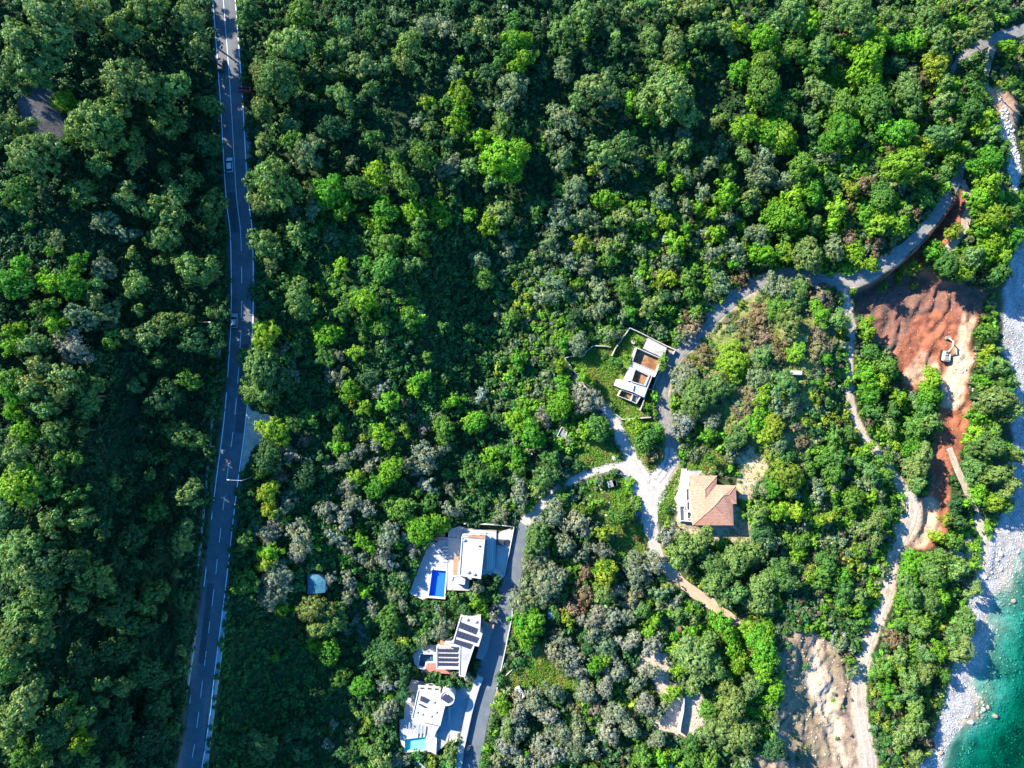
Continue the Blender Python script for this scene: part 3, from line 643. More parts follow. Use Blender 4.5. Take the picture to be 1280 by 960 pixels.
# ------------------------------------------------------------------ villas
def flat_roof(par,px,z0,z1,rim=.35,wallmat='white',roofmat='roofwhite',name='wall'):
    w=slab(name,px,z0,z1,M[wallmat],par)
    pts=shrink(wpoly(px,z1),.28); bm=bmesh.new(); add_prism(bm,pts,z1-.1,z1+.06); r=bobj('roof',bm,M[roofmat],par)
    p0=wpoly(px,z1); bm=bmesh.new(); add_prism(bm,shrink(p0,-.04),z1-.15,z1+rim,[shrink(p0,.26)]); bobj('parapet',bm,M[wallmat],r)
    return w
def windows(wall,px,zb,ztop,edges,par_mat='glass',n=2,h=1.3,sill=1.0,w=1.4):
    """windows on chosen edges of an outline, each with frame and pane"""
    q=wpoly(px,ztop); c=sum((Vector(a) for a in q),Vector((0,0)))/len(q)
    for e in edges:
        a=Vector(q[e]); b_=Vector(q[(e+1)%len(q)]); d=(b_-a); L=d.length; d.normalize(); nn=Vector((d.y,-d.x)); 
        if nn.dot((a+b_)/2-c)<0: nn=-nn
        k=n if L>n*(w+.6) else max(1,int(L/(w+.6)))
        if L<w+.5: continue
        for i in range(k):
            m_=a+d*L*(i+.5)/k; ang=math.atan2(d.y,d.x)
            bm=bmesh.new(); box_bm(bm,(m_.x+nn.x*.02,m_.y+nn.y*.02,zb+sill+h/2),(w,.10,h),ang); f=bobj('window',bm,M['white'],wall)
            bm=bmesh.new(); box_bm(bm,(m_.x+nn.x*.06,m_.y+nn.y*.06,zb+sill+h/2),(w-.2,.06,h-.2),ang); bobj('pane',bm,M['glass'],f)
def pool(par,px,zt,tile,depth=1.4):
    q=wpoly(px,zt); bm=bmesh.new(); add_prism(bm,shrink(q,-.04),zt-depth-.3,zt-depth); 
    b_=bobj('pool_basin',bm,M[tile],par); bm=bmesh.new(); add_prism(bm,shrink(q,-.03),zt-depth-.05,zt-.22,[shrink(q,.02)]); bobj('pool_wall',bm,M[tile],b_)
    bm=bmesh.new(); add_prism(bm,shrink(q,-.42),zt-.12,zt+.07,[shrink(q,.03)]); bobj('pool_coping',bm,M['white'],b_)
    bm=bmesh.new(); vs_=[bm.verts.new((x,y,zt-.16)) for x,y in shrink(q,.0)]; bm.faces.new(vs_); bobj('pool_water',bm,M['poolwater'],b_)
def panels(par,quad_px,z,rows,cols,gap=(.12,.14),tilt=0.28):
    """solar panels in a grid over a quadrilateral given by its four corners (px): top-left, top-right, bottom-right, bottom-left"""
    q=[Vector(xy_at(x,y,z)) for x,y in quad_px]
    for r in range(rows):
        for c in range(cols):
            def at(u,v): return (q[0]*(1-u)*(1-v)+q[1]*u*(1-v)+q[2]*u*v+q[3]*(1-u)*v)
            u0=(c+gap[0]/2)/cols; u1=(c+1-gap[0]/2)/cols; v0=(r+gap[1])/rows; v1=(r+1-gap[1])/rows
            co=[at(u0,v0),at(u1,v0),at(u1,v1),at(u0,v1)]; hs=[z+tilt+.12,z+tilt+.12,z+.12,z+.12]
            bm=bmesh.new(); t=[bm.verts.new((p_.x,p_.y,h+.05)) for p_,h in zip(co,hs)]; b_=[bm.verts.new((p_.x,p_.y,h)) for p_,h in zip(co,hs)]
            bm.faces.new(t); bm.faces.new(b_[::-1])
            for i in range(4): bm.faces.new((t[i],b_[i],b_[(i+1)%4],t[(i+1)%4]))
            bobj('solar_panel',bm,M['panel'],par)
def zm(ox,oy,f,pts): return [(ox+x/f,oy+y/f) for x,y in pts]
# --- villa A: blue pool
A=lambda pts: zm(505,645,8,pts)
zA=8.6
c=P(585,700,6,SURF); va_=empty('white_villa',(c.x,c.y,7.0),'white flat-roofed villa with a long blue pool on its terrace','villa')
poolA=A([(282,535),(422,548),(402,812),(246,800)])
slab('terrace',A([(55,770),(270,222),(440,215),(432,540),(428,600),(412,830),(240,815),(185,835)]),zA-2.2,zA,M['paving'],va_,[poolA]); pool(va_,poolA,zA,'pooltile')
ring('terrace_parapet',A([(52,772),(185,836),(240,818),(412,832),(430,600),(436,215),(270,215)]),zA-.3,zA+.35,.25,M['white'],va_)
slab('upper_terrace',A([(441,215),(455,128),(550,100),(640,132),(925,158),(915,522),(832,575),(655,640),(648,748),(432,742)]),zA-2.2,zA+.5,M['paving'],va_)
slab('brick_corner',A([(285,165),(405,150),(410,240),(275,238)]),zA-1.5,zA+.06,M['redtile'],va_)
mainA=A([(578,203),(812,203),(768,625),(550,592)])
w_=flat_roof(va_,mainA,zA+.5,zA+6.3); windows(w_,mainA,zA+.5,zA+6.3,(0,1,2,3),n=3); windows(w_,mainA,zA+3.3,zA+6.3,(0,1,2,3),n=3)
slab('timber_roof_edge',A([(640,196),(815,196),(812,232),(640,215)]),zA+6.2,zA+6.72,M['wood'],va_)
anx=A([(485,600),(545,592),(612,632),(605,683),(470,662)]); w_=flat_roof(va_,anx,zA+.5,zA+3.6); 
slab('pergola_roof',A([(500,400),(548,410),(530,590),(490,590)]),zA+2.8,zA+3.0,M['wood'],va_)
slab('porch_roof',A([(700,178),(870,185),(875,235),(815,240),(812,215),(705,205)]),zA+3.0,zA+3.25,M['white'],va_)
for i in range(4):
    x=832+i*23; slab('step',A([(x,195+i*4),(x+17,195+i*4),(x+12,540-i*6),(x-5,560-i*6)]),zA-.2,zA+.75-i*.12,M['white'],va_)
ring('stair_well',A([(448,140),(548,105),(535,235),(440,225)]),zA,zA+.95,.2,M['white'],va_)
slab('front_drive',A([(932,180),(1098,118),(1000,600),(917,524)]),zA-2.0,zA+.0,M['paving'],va_); slab('ramp',A([(832,578),(915,524),(1000,602),(975,632)]),zA-1.6,zA-.0+.05,M['white'],va_)
o=wall_run('garden_wall',A([(598,78),(850,84),(1000,96),(1100,112),(1050,370),(1000,600)]),1.2,.25,M['white']); tag(o,'low white boundary wall around the drive of the villa with blue pool','wall')
def lounger(p,rz,label,grp):
    e=empty('sun_lounger',p,label,'sun lounger',grp,rz)
    bm=bmesh.new(); box_bm(bm,(0,0,.32),(1.3,.65,.08),bev=.03); o=bobj('mattress',bm,M['white'],local=True); o.parent=e
    bm=bmesh.new(); box_bm(bm,(.95,0,.5),(.7,.65,.08),0,0,bev=.03); o=bobj('backrest',bm,M['white'],local=True); o.parent=e
    for sx in (-.55,.55):
        for sy in (-.27,.27): bm=bmesh.new(); box_bm(bm,(sx,sy,.14),(.06,.06,.28)); o=bobj('leg',bm,M['greymetal'],local=True); o.parent=e
for i,yy in enumerate((310,345,380,415,450)):
    nth=('farthest from the pool, top of the row','second from the top of the row','middle one of the row','second nearest the pool','nearest the pool')[i]
    x,y=xy_at(*A([(402,yy)])[0],zA); lounger(Vector((x,y,zA)),0.05,'sun lounger above the blue pool, '+nth,'sun loungers above the blue pool')
# --- villa B: solar roofs
B=lambda pts: zm(505,755,9.143,pts)
zB=7.4; c=P(568,808,5,SURF); vb=empty('white_villa',(c.x,c.y,6.0),'white villa with rows of solar panels on two angled flat roofs','villa')
poolB=B([(190,572),(335,575),(340,655),(248,662),(236,722),(165,706)])
slab('terrace',B([(100,600),(150,500),(310,465),(372,480),(372,742),(240,742),(155,722),(120,690)]),zB-2.2,zB,M['paving'],vb,[poolB]); pool(vb,poolB,zB,'darktile')
slab('red_terrace',B([(252,676),(372,678),(372,742),(545,745),(540,800),(190,782),(200,748),(240,738)]),zB-2.0,zB+.05,M['redtile'],vb)
sw=B([(372,482),(636,486),(634,742),(373,738)]); w_=flat_roof(vb,sw,zB-.2,zB+3.4); windows(w_,sw,zB,zB+3.4,(1,2,3),n=3)
ti=B([(650,130),(876,160),(866,318),(896,335),(852,482),(806,470),(733,690),(694,832),(630,816),(637,486),(470,470),(465,445),(558,436)])
w_=flat_roof(vb,ti,zB-.2,zB+5.4); windows(w_,ti,zB+2.6,zB+5.4,(1,3,5,6,12),n=3)
slab('beige_roof_terrace',B([(645,500),(760,535),(800,480),(735,680),(645,660)]),zB+5.3,zB+5.5,M['concrete'],vb)
panels(vb,B([(650,195),(838,268),(818,352),(612,270)]),zB+5.5,1,5,(.1,.05)); panels(vb,B([(618,292),(850,372),(828,450),(590,375)]),zB+5.5,1,6,(.1,.05)); panels(vb,B([(582,390),(780,448),(755,520),(560,450)]),zB+5.5,1,6,(.1,.05))
panels(vb,B([(385,500),(632,505),(632,715),(385,710)]),zB+3.5,4,6,(.08,.13),.16)
slab('pergola_roof',B([(415,410),(470,420),(470,480),(405,475)]),zB+2.5,zB+2.65,M['wood'],vb)
for k in range(6): slab('pergola_slat',B([(885+k*26,172+k*12),(903+k*26,180+k*12),(890+k*26,222+k*12),(872+k*26,214+k*12)]),zB+2.6,zB+2.75,M['wood'],vb)
slab('paved_drive',B([(880,170),(1035,265),(985,380),(960,520),(900,640),(820,620),(860,480),(905,335),(872,318)]),zB-2,zB-.12,M['paving_dark'],vb)
slab('pool_deck_wall',B([(150,725),(240,745),(238,757),(148,735)]),zB-2,zB+.3,M['white'],vb)
# --- villa C: turquoise pool and round tower
Cc=lambda pts: zm(480,840,8,pts)
zC=6.3; c=P(540,890,4,SURF); vc=empty('white_villa',(c.x,c.y,5.0),'white villa with a round tower roof and turquoise pool','villa')
poolC=Cc([(205,672),(420,645),(422,778),(208,792)])
slab('terrace',Cc([(272,76),(372,92),(560,142),(600,345),(530,600),(520,830),(468,800),(200,800),(158,662),(155,478),(200,470),(196,290)]),zC-2.2,zC,M['paving'],vc,[poolC]); pool(vc,poolC,zC,'turqtile')
slab('courtyard',Cc([(562,142),(700,122),(882,150),(772,590),(655,600),(640,700),(540,790),(522,825),(532,600),(602,345)]),zC-2.2,zC-.25,M['courtyard'],vc)
slab('pale_yard',Cc([(657,596),(772,592),(760,745),(650,700)]),zC-2.1,zC-.2,M['roofwhite'],vc)
slab('pale_yard',Cc([(534,600),(655,600),(640,700),(560,775),(530,740)]),zC-2.1,zC-.19,M['concrete'],vc)
mc=Cc([(340,178),(560,192),(612,345),(605,352),(562,532),(275,465)])
w_=flat_roof(vc,mc,zC,zC+5.6); windows(w_,mc,zC,zC+5.6,(0,2,3,4,5),n=3); windows(w_,mc,zC+2.9,zC+5.6,(0,2,3,4,5),n=3)
tw=Cc([(634+72*math.cos(a),258+76*math.sin(a)) for a in [2*math.pi*i/26 for i in range(26)]]); flat_roof(vc,tw,zC,zC+5.8,.3,name='tower_wall')
panels(vc,Cc([(618,205),(688,262),(640,315),(565,262)]),zC+5.9,1,2,(.05,.02),.5)
panels(vc,Cc([(372,225),(440,262),(425,315),(358,285)]),zC+5.7,1,2,(.05,.02),.5); panels(vc,Cc([(352,308),(425,345),(415,362),(345,325)]),zC+5.7,1,2,(.05,.02),.2)
ring('terrace_frame',Cc([(345,128),(540,182),(520,196),(342,160)]),zC+2.6,zC+2.8,.2,M['white'],vc)
slab('annex_roof',Cc([(400,500),(560,535),(520,600),(500,660),(452,640),(440,540)]),zC+.2,zC+2.6,M['roofwhite'],vc)
for i in range(5): slab('pergola_beam',Cc([(250+i*36,505+i*6),(262+i*36,507+i*6),(250+i*36,630-i*4),(238+i*36,628-i*4)]),zC+2.4,zC+2.55,M['greymetal'],vc)
slab('pool_side_wall',Cc([(500,660),(522,600),(530,640),(520,820),(505,815)]),zC-1,zC+.9,M['white'],vc)
slab('cover_roof',Cc([(462,668),(496,664),(500,800),(470,800)]),zC+.1,zC+.9,M['roofwhite'],vc)
for (a,b_) in ((640,350),(636,480)): slab('courtyard_bench',Cc([(a,b_),(a+32,b_),(a+30,b_+(130 if b_==350 else 22)),(a,b_+(130 if b_==350 else 22))]),zC-.2,zC+.35,M['paving'],vc)
o=wall_run('retaining_wall',Cc([(965,55),(925,140),(880,290),(845,420),(815,560),(775,745),(755,880),(735,985)]),1.6,2.2,M['paving']); tag(o,'broad pale retaining wall between the lane and the round tower villa','wall')
o=wall_run('garden_path',Cc([(40,150),(48,330),(55,560),(72,820),(150,825),(260,862),(330,912),(400,975)]),.5,1.6,M['paving']); tag(o,'narrow pale path wall curving below the turquoise pool','path')
slab_=slab('grey_terrace_slab',Cc([(75,850),(205,860),(200,990),(70,1000)]),3.0,P(496,955).z+.35,M['paving_dark'],None); tag(slab_,'dark grey paved platform at the bottom edge by the pale path','terrace')
# --- villa lane kerb wall
o=wall_run('kerb_wall',[(645,650),(640,640)],.5,.2,M['white']); tag(o,'short white post wall at the top of the villa lane','wall')
o=wall_run('kerb_wall',[(641,745),(640,772),(636,790),(632,810),(626,838),(621,862)],.7,.25,M['white']); tag(o,'thin white kerb wall along the right side of the villa lane','wall')
o=wall_run('garden_fence',[(671.7,782),(671.7,806),(666.6,810),(648,830),(627,850)],0.7,.08,M['stone']); tag(o,'white garden fence turning a corner beside bright green bushes','fence')
# --- unfinished concrete house
U=lambda pts: zm(690,400,7.385,pts)
zU=7.8; c=P(804,463,3,SURF); uh=empty('unfinished_house',(c.x,c.y,7.3),'unfinished concrete house shell with rusty brown sunken floors','building')
def shell(px,z0,z1,t,floorz,floormat,name='wall'):
    ring(name,px,z0,z1,t,M['concrete'],uh); bm=bmesh.new(); add_prism(bm,shrink(wpoly(px,z1),t-.02),floorz-.2,floorz); bobj('floor',bm,M[floormat],uh)
slab('roof_slab',U([(886,165),(1060,256),(1030,352),(840,262)]),zU+2.7,zU+3.0,M['concrete'],uh)
for x,y in ((890,175),(1050,258),(1022,340)):
    q=xy_at(*U([(x,y)])[0],zU+3); bm=bmesh.new(); box_bm(bm,(q[0],q[1],zU+1.3),(.3,.3,2.9)); bobj('column',bm,M['concrete'],uh)
shell(U([(782,252),(1012,352),(970,485),(735,388)]),zU-.5,zU+3.6,.28,zU+1.4,'brown')
ring('wall',U([(752,425),(930,512),(850,715),(748,668),(690,560)]),zU-.5,zU+3.4,.3,M['concrete'],uh); slab('floor',U([(757,432),(922,514),(846,706),(752,663),(698,560)]),zU+2.6,zU+2.9,M['white'],uh,[U([(772,450),(898,512),(858,606),(735,566)])])
slab('roof_slab',U([(735,392),(968,488),(948,528),(770,445),(728,560),(655,560)]),zU+3.0,zU+3.55,M['white'],uh)
shell(U([(766,446),(905,512),(862,612),(728,570)]),zU+.2,zU+3.62,.3,zU+1.9,'brown')
slab('roof_slab',U([(606,545),(680,562),(760,600),(745,665),(640,632),(582,605)]),zU-.5,zU+3.45,M['white'],uh)
shell(U([(640,640),(752,682),(732,752),(606,702)]),zU-.5,zU+2.4,.25,zU+.8,'brown'); shell(U([(752,682),(822,705),(780,775),(732,752)]),zU-.5,zU+2.2,.25,zU+.6,'paving')
for i in range(3): slab('stair_step',U([(750+i*14,700+i*4),(760+i*14,703+i*4),(748+i*14,745+i*4),(738+i*14,741+i*4)]),zU+.6,zU+1.9-i*.3,M['concrete'],uh)
PLOTW=[]
PW='plot walls of the unfinished house'
for pts,lb in ((U([(720,72),(820,118),(940,180),(1060,240),(1140,276),(1118,318)]),'pale concrete wall along the top edge of the unfinished house plot'),
 (U([(720,72),(640,185),(585,262),(555,330)]),'concrete wall running down the left of the unfinished house plot'),
 (U([(545,250),(490,240),(380,236),(305,306),(210,330),(118,350),(190,450),(270,560),(340,632)]),'low concrete wall around the grassy garden left of the unfinished house'),
 (U([(975,510),(930,640),(880,640),(850,740),(815,835)]),'thin concrete wall between the unfinished house and the lane'),
 (U([(590,872),(650,918),(780,910),(915,898)]),'short concrete wall closing the bottom of the unfinished house plot')):
    PLOTW.append(pts); o=wall_run('plot_wall',pts,1.7,.28,M['concrete']); tag(o,lb,'wall',PW)
x,y=U([(748,205)])[0]; p=P(x,y); o=bobj('well_ring',cone(p,p+Vector((0,0,.9)),.7,.65,14),M['concrete']); tag(o,'round pale concrete well ring in the garden above the unfinished house','well')
# --- terracotta roofed house
Tt=lambda pts: zm(820,570,9.6,pts)
zT=7.5; c=P(888,625,4,SURF); th=empty('tiled_house',(c.x,c.y,7.3),'house with a terracotta hipped tile roof and white terrace','house')
EA=4.6
wl=Tt([(418,255),(712,255),(708,365),(935,375),(945,555),(905,560),(912,812),(450,812)]); w_=slab('wall',wl,zT-.6,zT+EA-.15,M['white'],th); windows(w_,wl,zT,zT+EA,(0,1,2,3,5,6,7),n=3,h=1.5)
rp={'A':(400,236,0),'B':(733,236,0),'C':(726,346,0),'D':(957,356,0),'E':(967,572,0),'F':(921,577,0),'G':(932,832,0),'H':(440,832,0),'P':(588,400,1.55),'Q':(592,518,1.6),'R':(700,600,2.4),'S':(812,470,1.5),'U':(872,466,.95)}
EV=zT+EA; rv={k:(*xy_at(*Tt([(x,y)])[0],EV+h),EV+h) for k,(x,y,h) in rp.items()}
keys=list(rv); fc=['AHQ','AQP','HRQ','APB','BPQ','BQC','CQR','CRS','CSD','DSU','DUE','UFE','SFU','SGF','RGS','RHG']
bm=bmesh.new(); vv={k:bm.verts.new(rv[k]) for k in keys}
for f in fc: bm.faces.new([vv[k] for k in f])
lo={k:bm.verts.new((rv[k][0],rv[k][1],EV-.18)) for k in 'ABCDEFGH'}; ring_='ABCDEFGH'
for i in range(8): a,b_=ring_[i],ring_[(i+1)%8]; bm.faces.new((vv[a],vv[b_],lo[b_],lo[a]))
bm.faces.new([lo[k] for k in ring_]); rf=bobj('roof',bm,M['tiles'],th)
for a,b_ in ('HR','RS','RG','PQ','AP','BP','SU','DU','UE'):
    bobj('ridge_cap',cone(Vector(rv[a])+Vector((0,0,.03)),Vector(rv[b_])+Vector((0,0,.03)),.11,.11,6),M['tiles'],rf)
slab('lower_roof',Tt([(372,180),(555,178),(510,235),(400,238),(398,400),(375,400)]),zT+3.2,zT+3.5,M['concrete'],th)
slab('white_terrace',Tt([(310,150),(370,150),(385,385),(405,560),(425,800),(280,790),(270,600),(225,520),(275,430),(300,250)]),zT-1,zT+.35,M['roofwhite'],th)
for q_ in ([(358,388),(405,388),(408,535),(362,540)],[(366,548),(412,548),(414,655),(370,655)],[(282,598),(352,598),(352,655),(425,665),(428,790),(290,780)],[(372,668),(426,668),(428,758),(374,758)]):
    ring('parapet',Tt(q_),zT,zT+1.5,.2,M['white'],th)
# --- small buildings
c=P(393,730,2.4); sh=empty('tarp_shed',c,'small square shed with a faded blue tarp roof among olive trees','shed')
q_=[(384.5,717.5),(398,718.5),(407,726),(406,741),(384,743)]; slab('wall',[(x*.96+395*.04,y*.96+730*.04) for x,y in q_],c.z-1,c.z+2.3,M['stone'],sh); 
bm=bmesh.new(); w3=wpoly(q_,c.z+2.5); ctr=Vector((sum(a for a,b_ in w3)/5,sum(b_ for a,b_ in w3)/5,c.z+2.9)); r_=[bm.verts.new((a,b_,c.z+2.35)) for a,b_ in w3]; cv=bm.verts.new(ctr); lo_=[bm.verts.new((a,b_,c.z+2.2)) for a,b_ in w3]
for i in range(5): bm.faces.new((r_[i],r_[(i+1)%5],cv)); bm.faces.new((r_[i],lo_[i],lo_[(i+1)%5],r_[(i+1)%5]))
bm.faces.new(lo_[::-1]); bobj('tarp_roof',bm,M['tarp'],sh)
R6=lambda pts: zm(660,500,6.4,pts)
c=P(700,548,2); hu=empty('concrete_hut',c,'ruined grey concrete hut in deep shade left of the junction','hut')
slab('floor',R6([(285,140),(340,190),(300,300),(240,390),(190,360),(215,250)]),c.z-.8,c.z+.25,M['concrete'],hu); ring('wall',R6([(270,212),(318,240),(300,320),(228,290)]),c.z,c.z+2.2,.25,M['concrete'],hu)
slab('roof',R6([(282,225),(312,242),(296,305),(244,285)]),c.z+1.5,c.z+1.8,M['paving_dark'],hu)
c=P(765,604.5,1.6); s2=empty('wooden_shed',c,'tiny shed with a dark sloping roof on grass by the junction','shed')
slab('wall',R6([(640,655),(700,640),(710,685),(650,700)]),c.z-.5,c.z+1.5,M['wood'],s2); slab('roof',R6([(632,655),(672,642),(688,692),(645,702)]),c.z+1.45,c.z+1.7,M['paving_dark'],s2); slab('roof_lean_to',R6([(674,642),(708,635),(718,680),(690,692)]),c.z+1.3,c.z+1.5,M['darkmetal'],s2)
c=P(994,466,2.2); s3=empty('white_shed',c,'small white roofed shed among brown shrubs on the knoll','shed'); q_=[(990,463),(1003,463.5),(1003,469),(990,468.5)]
slab('wall',q_,c.z-.5,c.z+2,M['stone'],s3); slab('roof',[(990.3,463.4),(1002.6,463.7),(1002.6,468.5),(990.3,468.2)],c.z+2,c.z+2.2,M['concrete'],s3)
c=P(650,866,1.5); tr_=empty('camper_trailer',c,'small white camper trailer parked at the edge of the shaded plot','trailer',rz=math.radians(-55))
bm=bmesh.new(); box_bm(bm,(0,0,1.25),(3.9,2.0,1.9),bev=.25); o=bobj('body',bm,M['white'],local=True); o.parent=tr_
bm=bmesh.new(); box_bm(bm,(.6,.1,2.23),(.5,.5,.12),bev=.04); h_=bobj('roof_hatch',bm,M['glass'],local=True); h_.parent=tr_
bm=bmesh.new(); box_bm(bm,(2.3,0,.5),(1.0,.1,.08)); h_=bobj('tow_bar',bm,M['greymetal'],local=True); h_.parent=tr_
for sy in (-1,1): o=bobj('wheel',cone((0,sy*.8,.35),(0,sy*1.02,.35),.35,.35,12),M['rubber'],local=True); o.parent=tr_
# roof plant: air-conditioning units, vents and hatches
def unit(par,fx,x,y,z,s,h,m_='greymetal',n_='air_conditioner'):
    q=xy_at(*fx([(x,y)])[0],z); bm=bmesh.new(); box_bm(bm,(q[0],q[1],z+h/2),(s,s*.6,h),.3,bev=.05); bobj(n_,bm,M[m_],par)
for a in ((600,240),(640,560),(700,580)): unit(va_,A,*a,zA+6.35,.9,.6)
unit(va_,A,755,300,zA+6.35,.6,.4,'darkmetal','roof_vent')
for a in ((720,175),(820,200)): unit(vb,B,*a,zB+5.45,.9,.55)
for a in ((500,300),(520,400),(380,420),(470,440),(330,400)): unit(vc,Cc,*a,zC+5.65,.7,.4,'concrete','roof_vent')
# --- retaining wall and steps at the bottom
o=wall_run('white_wall',[(855.5,873),(854,890),(851,905),(849.5,917)],2.6,.45,M['white']); tag(o,'tall narrow white wall casting a dark shadow on bare ground','wall')
o=slab('fallen_trunk_white',[(837,948),(840,946),(841,962),(836,962)],P(838,955).z-.2,P(838,955).z+.9,M['white'],None); o.name='white_pier'; tag(o,'narrow white concrete pier at the bottom edge between trees','pier')
# --- roadside things
p=P(316,596); lp=empty('street_lamp',p,'white street lamp reaching over the right side of the main road','street lamp')
bobj('pole',cone(p,p+Vector((-.1,0,8.4)),.12,.08,8),M['greymetal'],lp); ar=bobj('arm',cone(p+Vector((-.1,0,8.3)),p+Vector((-3.4,.25,8.9)),.07,.05,6),M['white'],lp)
bm=bmesh.new(); box_bm(bm,p+Vector((-3.9,.3,8.9)),(.8,.28,.14),-.05,bev=.06); bobj('lamp_head',bm,M['white'],ar)
p=P(263,405.5); lp=empty('street_lamp',p,'thin dark street lamp left of the main road level with the grey car','street lamp')
bobj('pole',cone(p,p+Vector((0,0,8.4)),.12,.08,8),M['darkmetal'],lp); ar=bobj('arm',cone(p+Vector((0,0,8.3)),p+Vector((3.2,-.1,8.8)),.06,.05,6),M['darkmetal'],lp)
bm=bmesh.new(); box_bm(bm,p+Vector((3.6,-.1,8.8)),(.8,.26,.12),0,bev=.05); bobj('lamp_head',bm,M['greymetal'],ar)
p=P(313,120); bb=empty('billboard',p,'dark red roadside billboard seen from above, right of the main road','billboard')
for dy in (-.55,.55):
    bm=bmesh.new(); box_bm(bm,p+Vector((0,dy,4.2)),(3.8,.16,1.3)); bobj('board',bm,M['redpaint'],bb)
for dx in (-1.4,1.4): bobj('post',cone(p+Vector((dx,0,0)),p+Vector((dx,0,4.8)),.12,.12,8),M['redpaint'],bb)
for dx in (-1.8,-.6,.6,1.8): bm=bmesh.new(); box_bm(bm,p+Vector((dx,0,4.9)),(.14,1.1,.14)); bobj('brace',bm,M['redpaint'],bb)
o=wall_run('drain_channel',[(275,425),(272,470),(266,510),(262,560),(256,620),(250,680),(244,730)],.25,.55,M['concrete']); tag(o,'long concrete drain channel running left of the main road','drain')
o=wall_run('drain_channel',[(243,790),(236,840),(232,870)],.25,.8,M['concrete']); tag(o,'short pale drain at the left road edge near the bottom','drain')
o=wall_run('guard_rail',[(286,740),(280,790),(272,850),(264,910),(258,975)],.55,.12,M['greymetal']); tag(o,'grey guard rail along the right edge of the main road near the bottom','guard rail')
o=wall_run('stone_verge',[(283,750),(277,800),(270,850),(262,910),(255,975)],.18,1.3,M['stone']); tag(o,'strip of pale rubble lining the main road near the bottom','kerb')

# ------------------------------------------------------------------ crowns
def rdir(r,n,zmin=-1.0):
    z=r.uniform(zmin,1,n); a=r.uniform(0,2*np.pi,n); s=np.sqrt(1-z*z); return np.stack([s*np.cos(a),s*np.sin(a),z],-1)
ICO=None
def ico():
    global ICO
    if ICO is None:
        bm=bmesh.new(); bmesh.ops.create_icosphere(bm,subdivisions=2,radius=1); bm.verts.ensure_lookup_table()
        ICO=(np.array([v.co[:] for v in bm.verts]),np.array([[v.index for v in f.verts] for f in bm.faces])); bm.free()
    return ICO
def leaves(r,cc,rc,m,size,spread=.34,tintv=.24,out=None):
    """leaf quads on a set of tufts: centres cc (n,3), radii rc (n)"""
    n=len(cc); d=rdir(r,n*m,-.45).reshape(n,m,3); pos=cc[:,None,:]+d*(rc[:,None,None]*r.uniform(.55,1.05,(n,m,1)))
    nr=d*.7+r.normal(0,spread,(n,m,3)); nr=nr+(out[:,None,:]*.65 if out is not None else np.array([0,0,.3])); nr/=np.linalg.norm(nr,axis=-1,keepdims=True)
    pos=pos.reshape(-1,3); nr=nr.reshape(-1,3); ref=r.normal(size=nr.shape); u=np.cross(nr,ref); u/=np.linalg.norm(u,axis=1,keepdims=True)+1e-9; v=np.cross(nr,u)
    s=size*r.uniform(.6,1.25,(len(pos),1)); el=r.uniform(.55,.9,(len(pos),1)); u=u*s; v=v*s*el
    V=np.stack([pos-u*.5,pos-v*.5,pos+u*.5,pos+v*.5],1).reshape(-1,3); F=np.arange(len(pos)*4).reshape(-1,4)
    t=np.repeat(r.normal(1,tintv*.6,n),m)*r.normal(1,tintv*.5,n*m); hue=np.repeat(r.normal(0,.10,n),m)+r.normal(0,.05,n*m)
    T=np.stack([t*(1+hue),t,t*(1-hue*1.2)],-1).clip(.25,1.9); return V,F,T
STY={ #        lobes(S,M,L)   tuft radius  tufts/m2  leaves  leaf size  squash  height(R)
 'pine':  dict(n=(3,6,10), rc=.62, dn=.72, m=22, s=.50, sq=.72, h=lambda R:3.0+1.6*R, lr=.47),
 'olive': dict(n=(3,6,9),  rc=.52, dn=.90, m=17, s=.42, sq=.78, h=lambda R:1.6+1.3*R, lr=.44),
 'broad': dict(n=(3,6,9),  rc=.48, dn=1.1, m=15, s=.44, sq=.80, h=lambda R:2.0+1.5*R, lr=.50),
 'bush':  dict(n=(2,3,4),  rc=.40, dn=1.1, m=13, s=.34, sq=.75, h=lambda R:.5+1.05*R, lr=.58)}
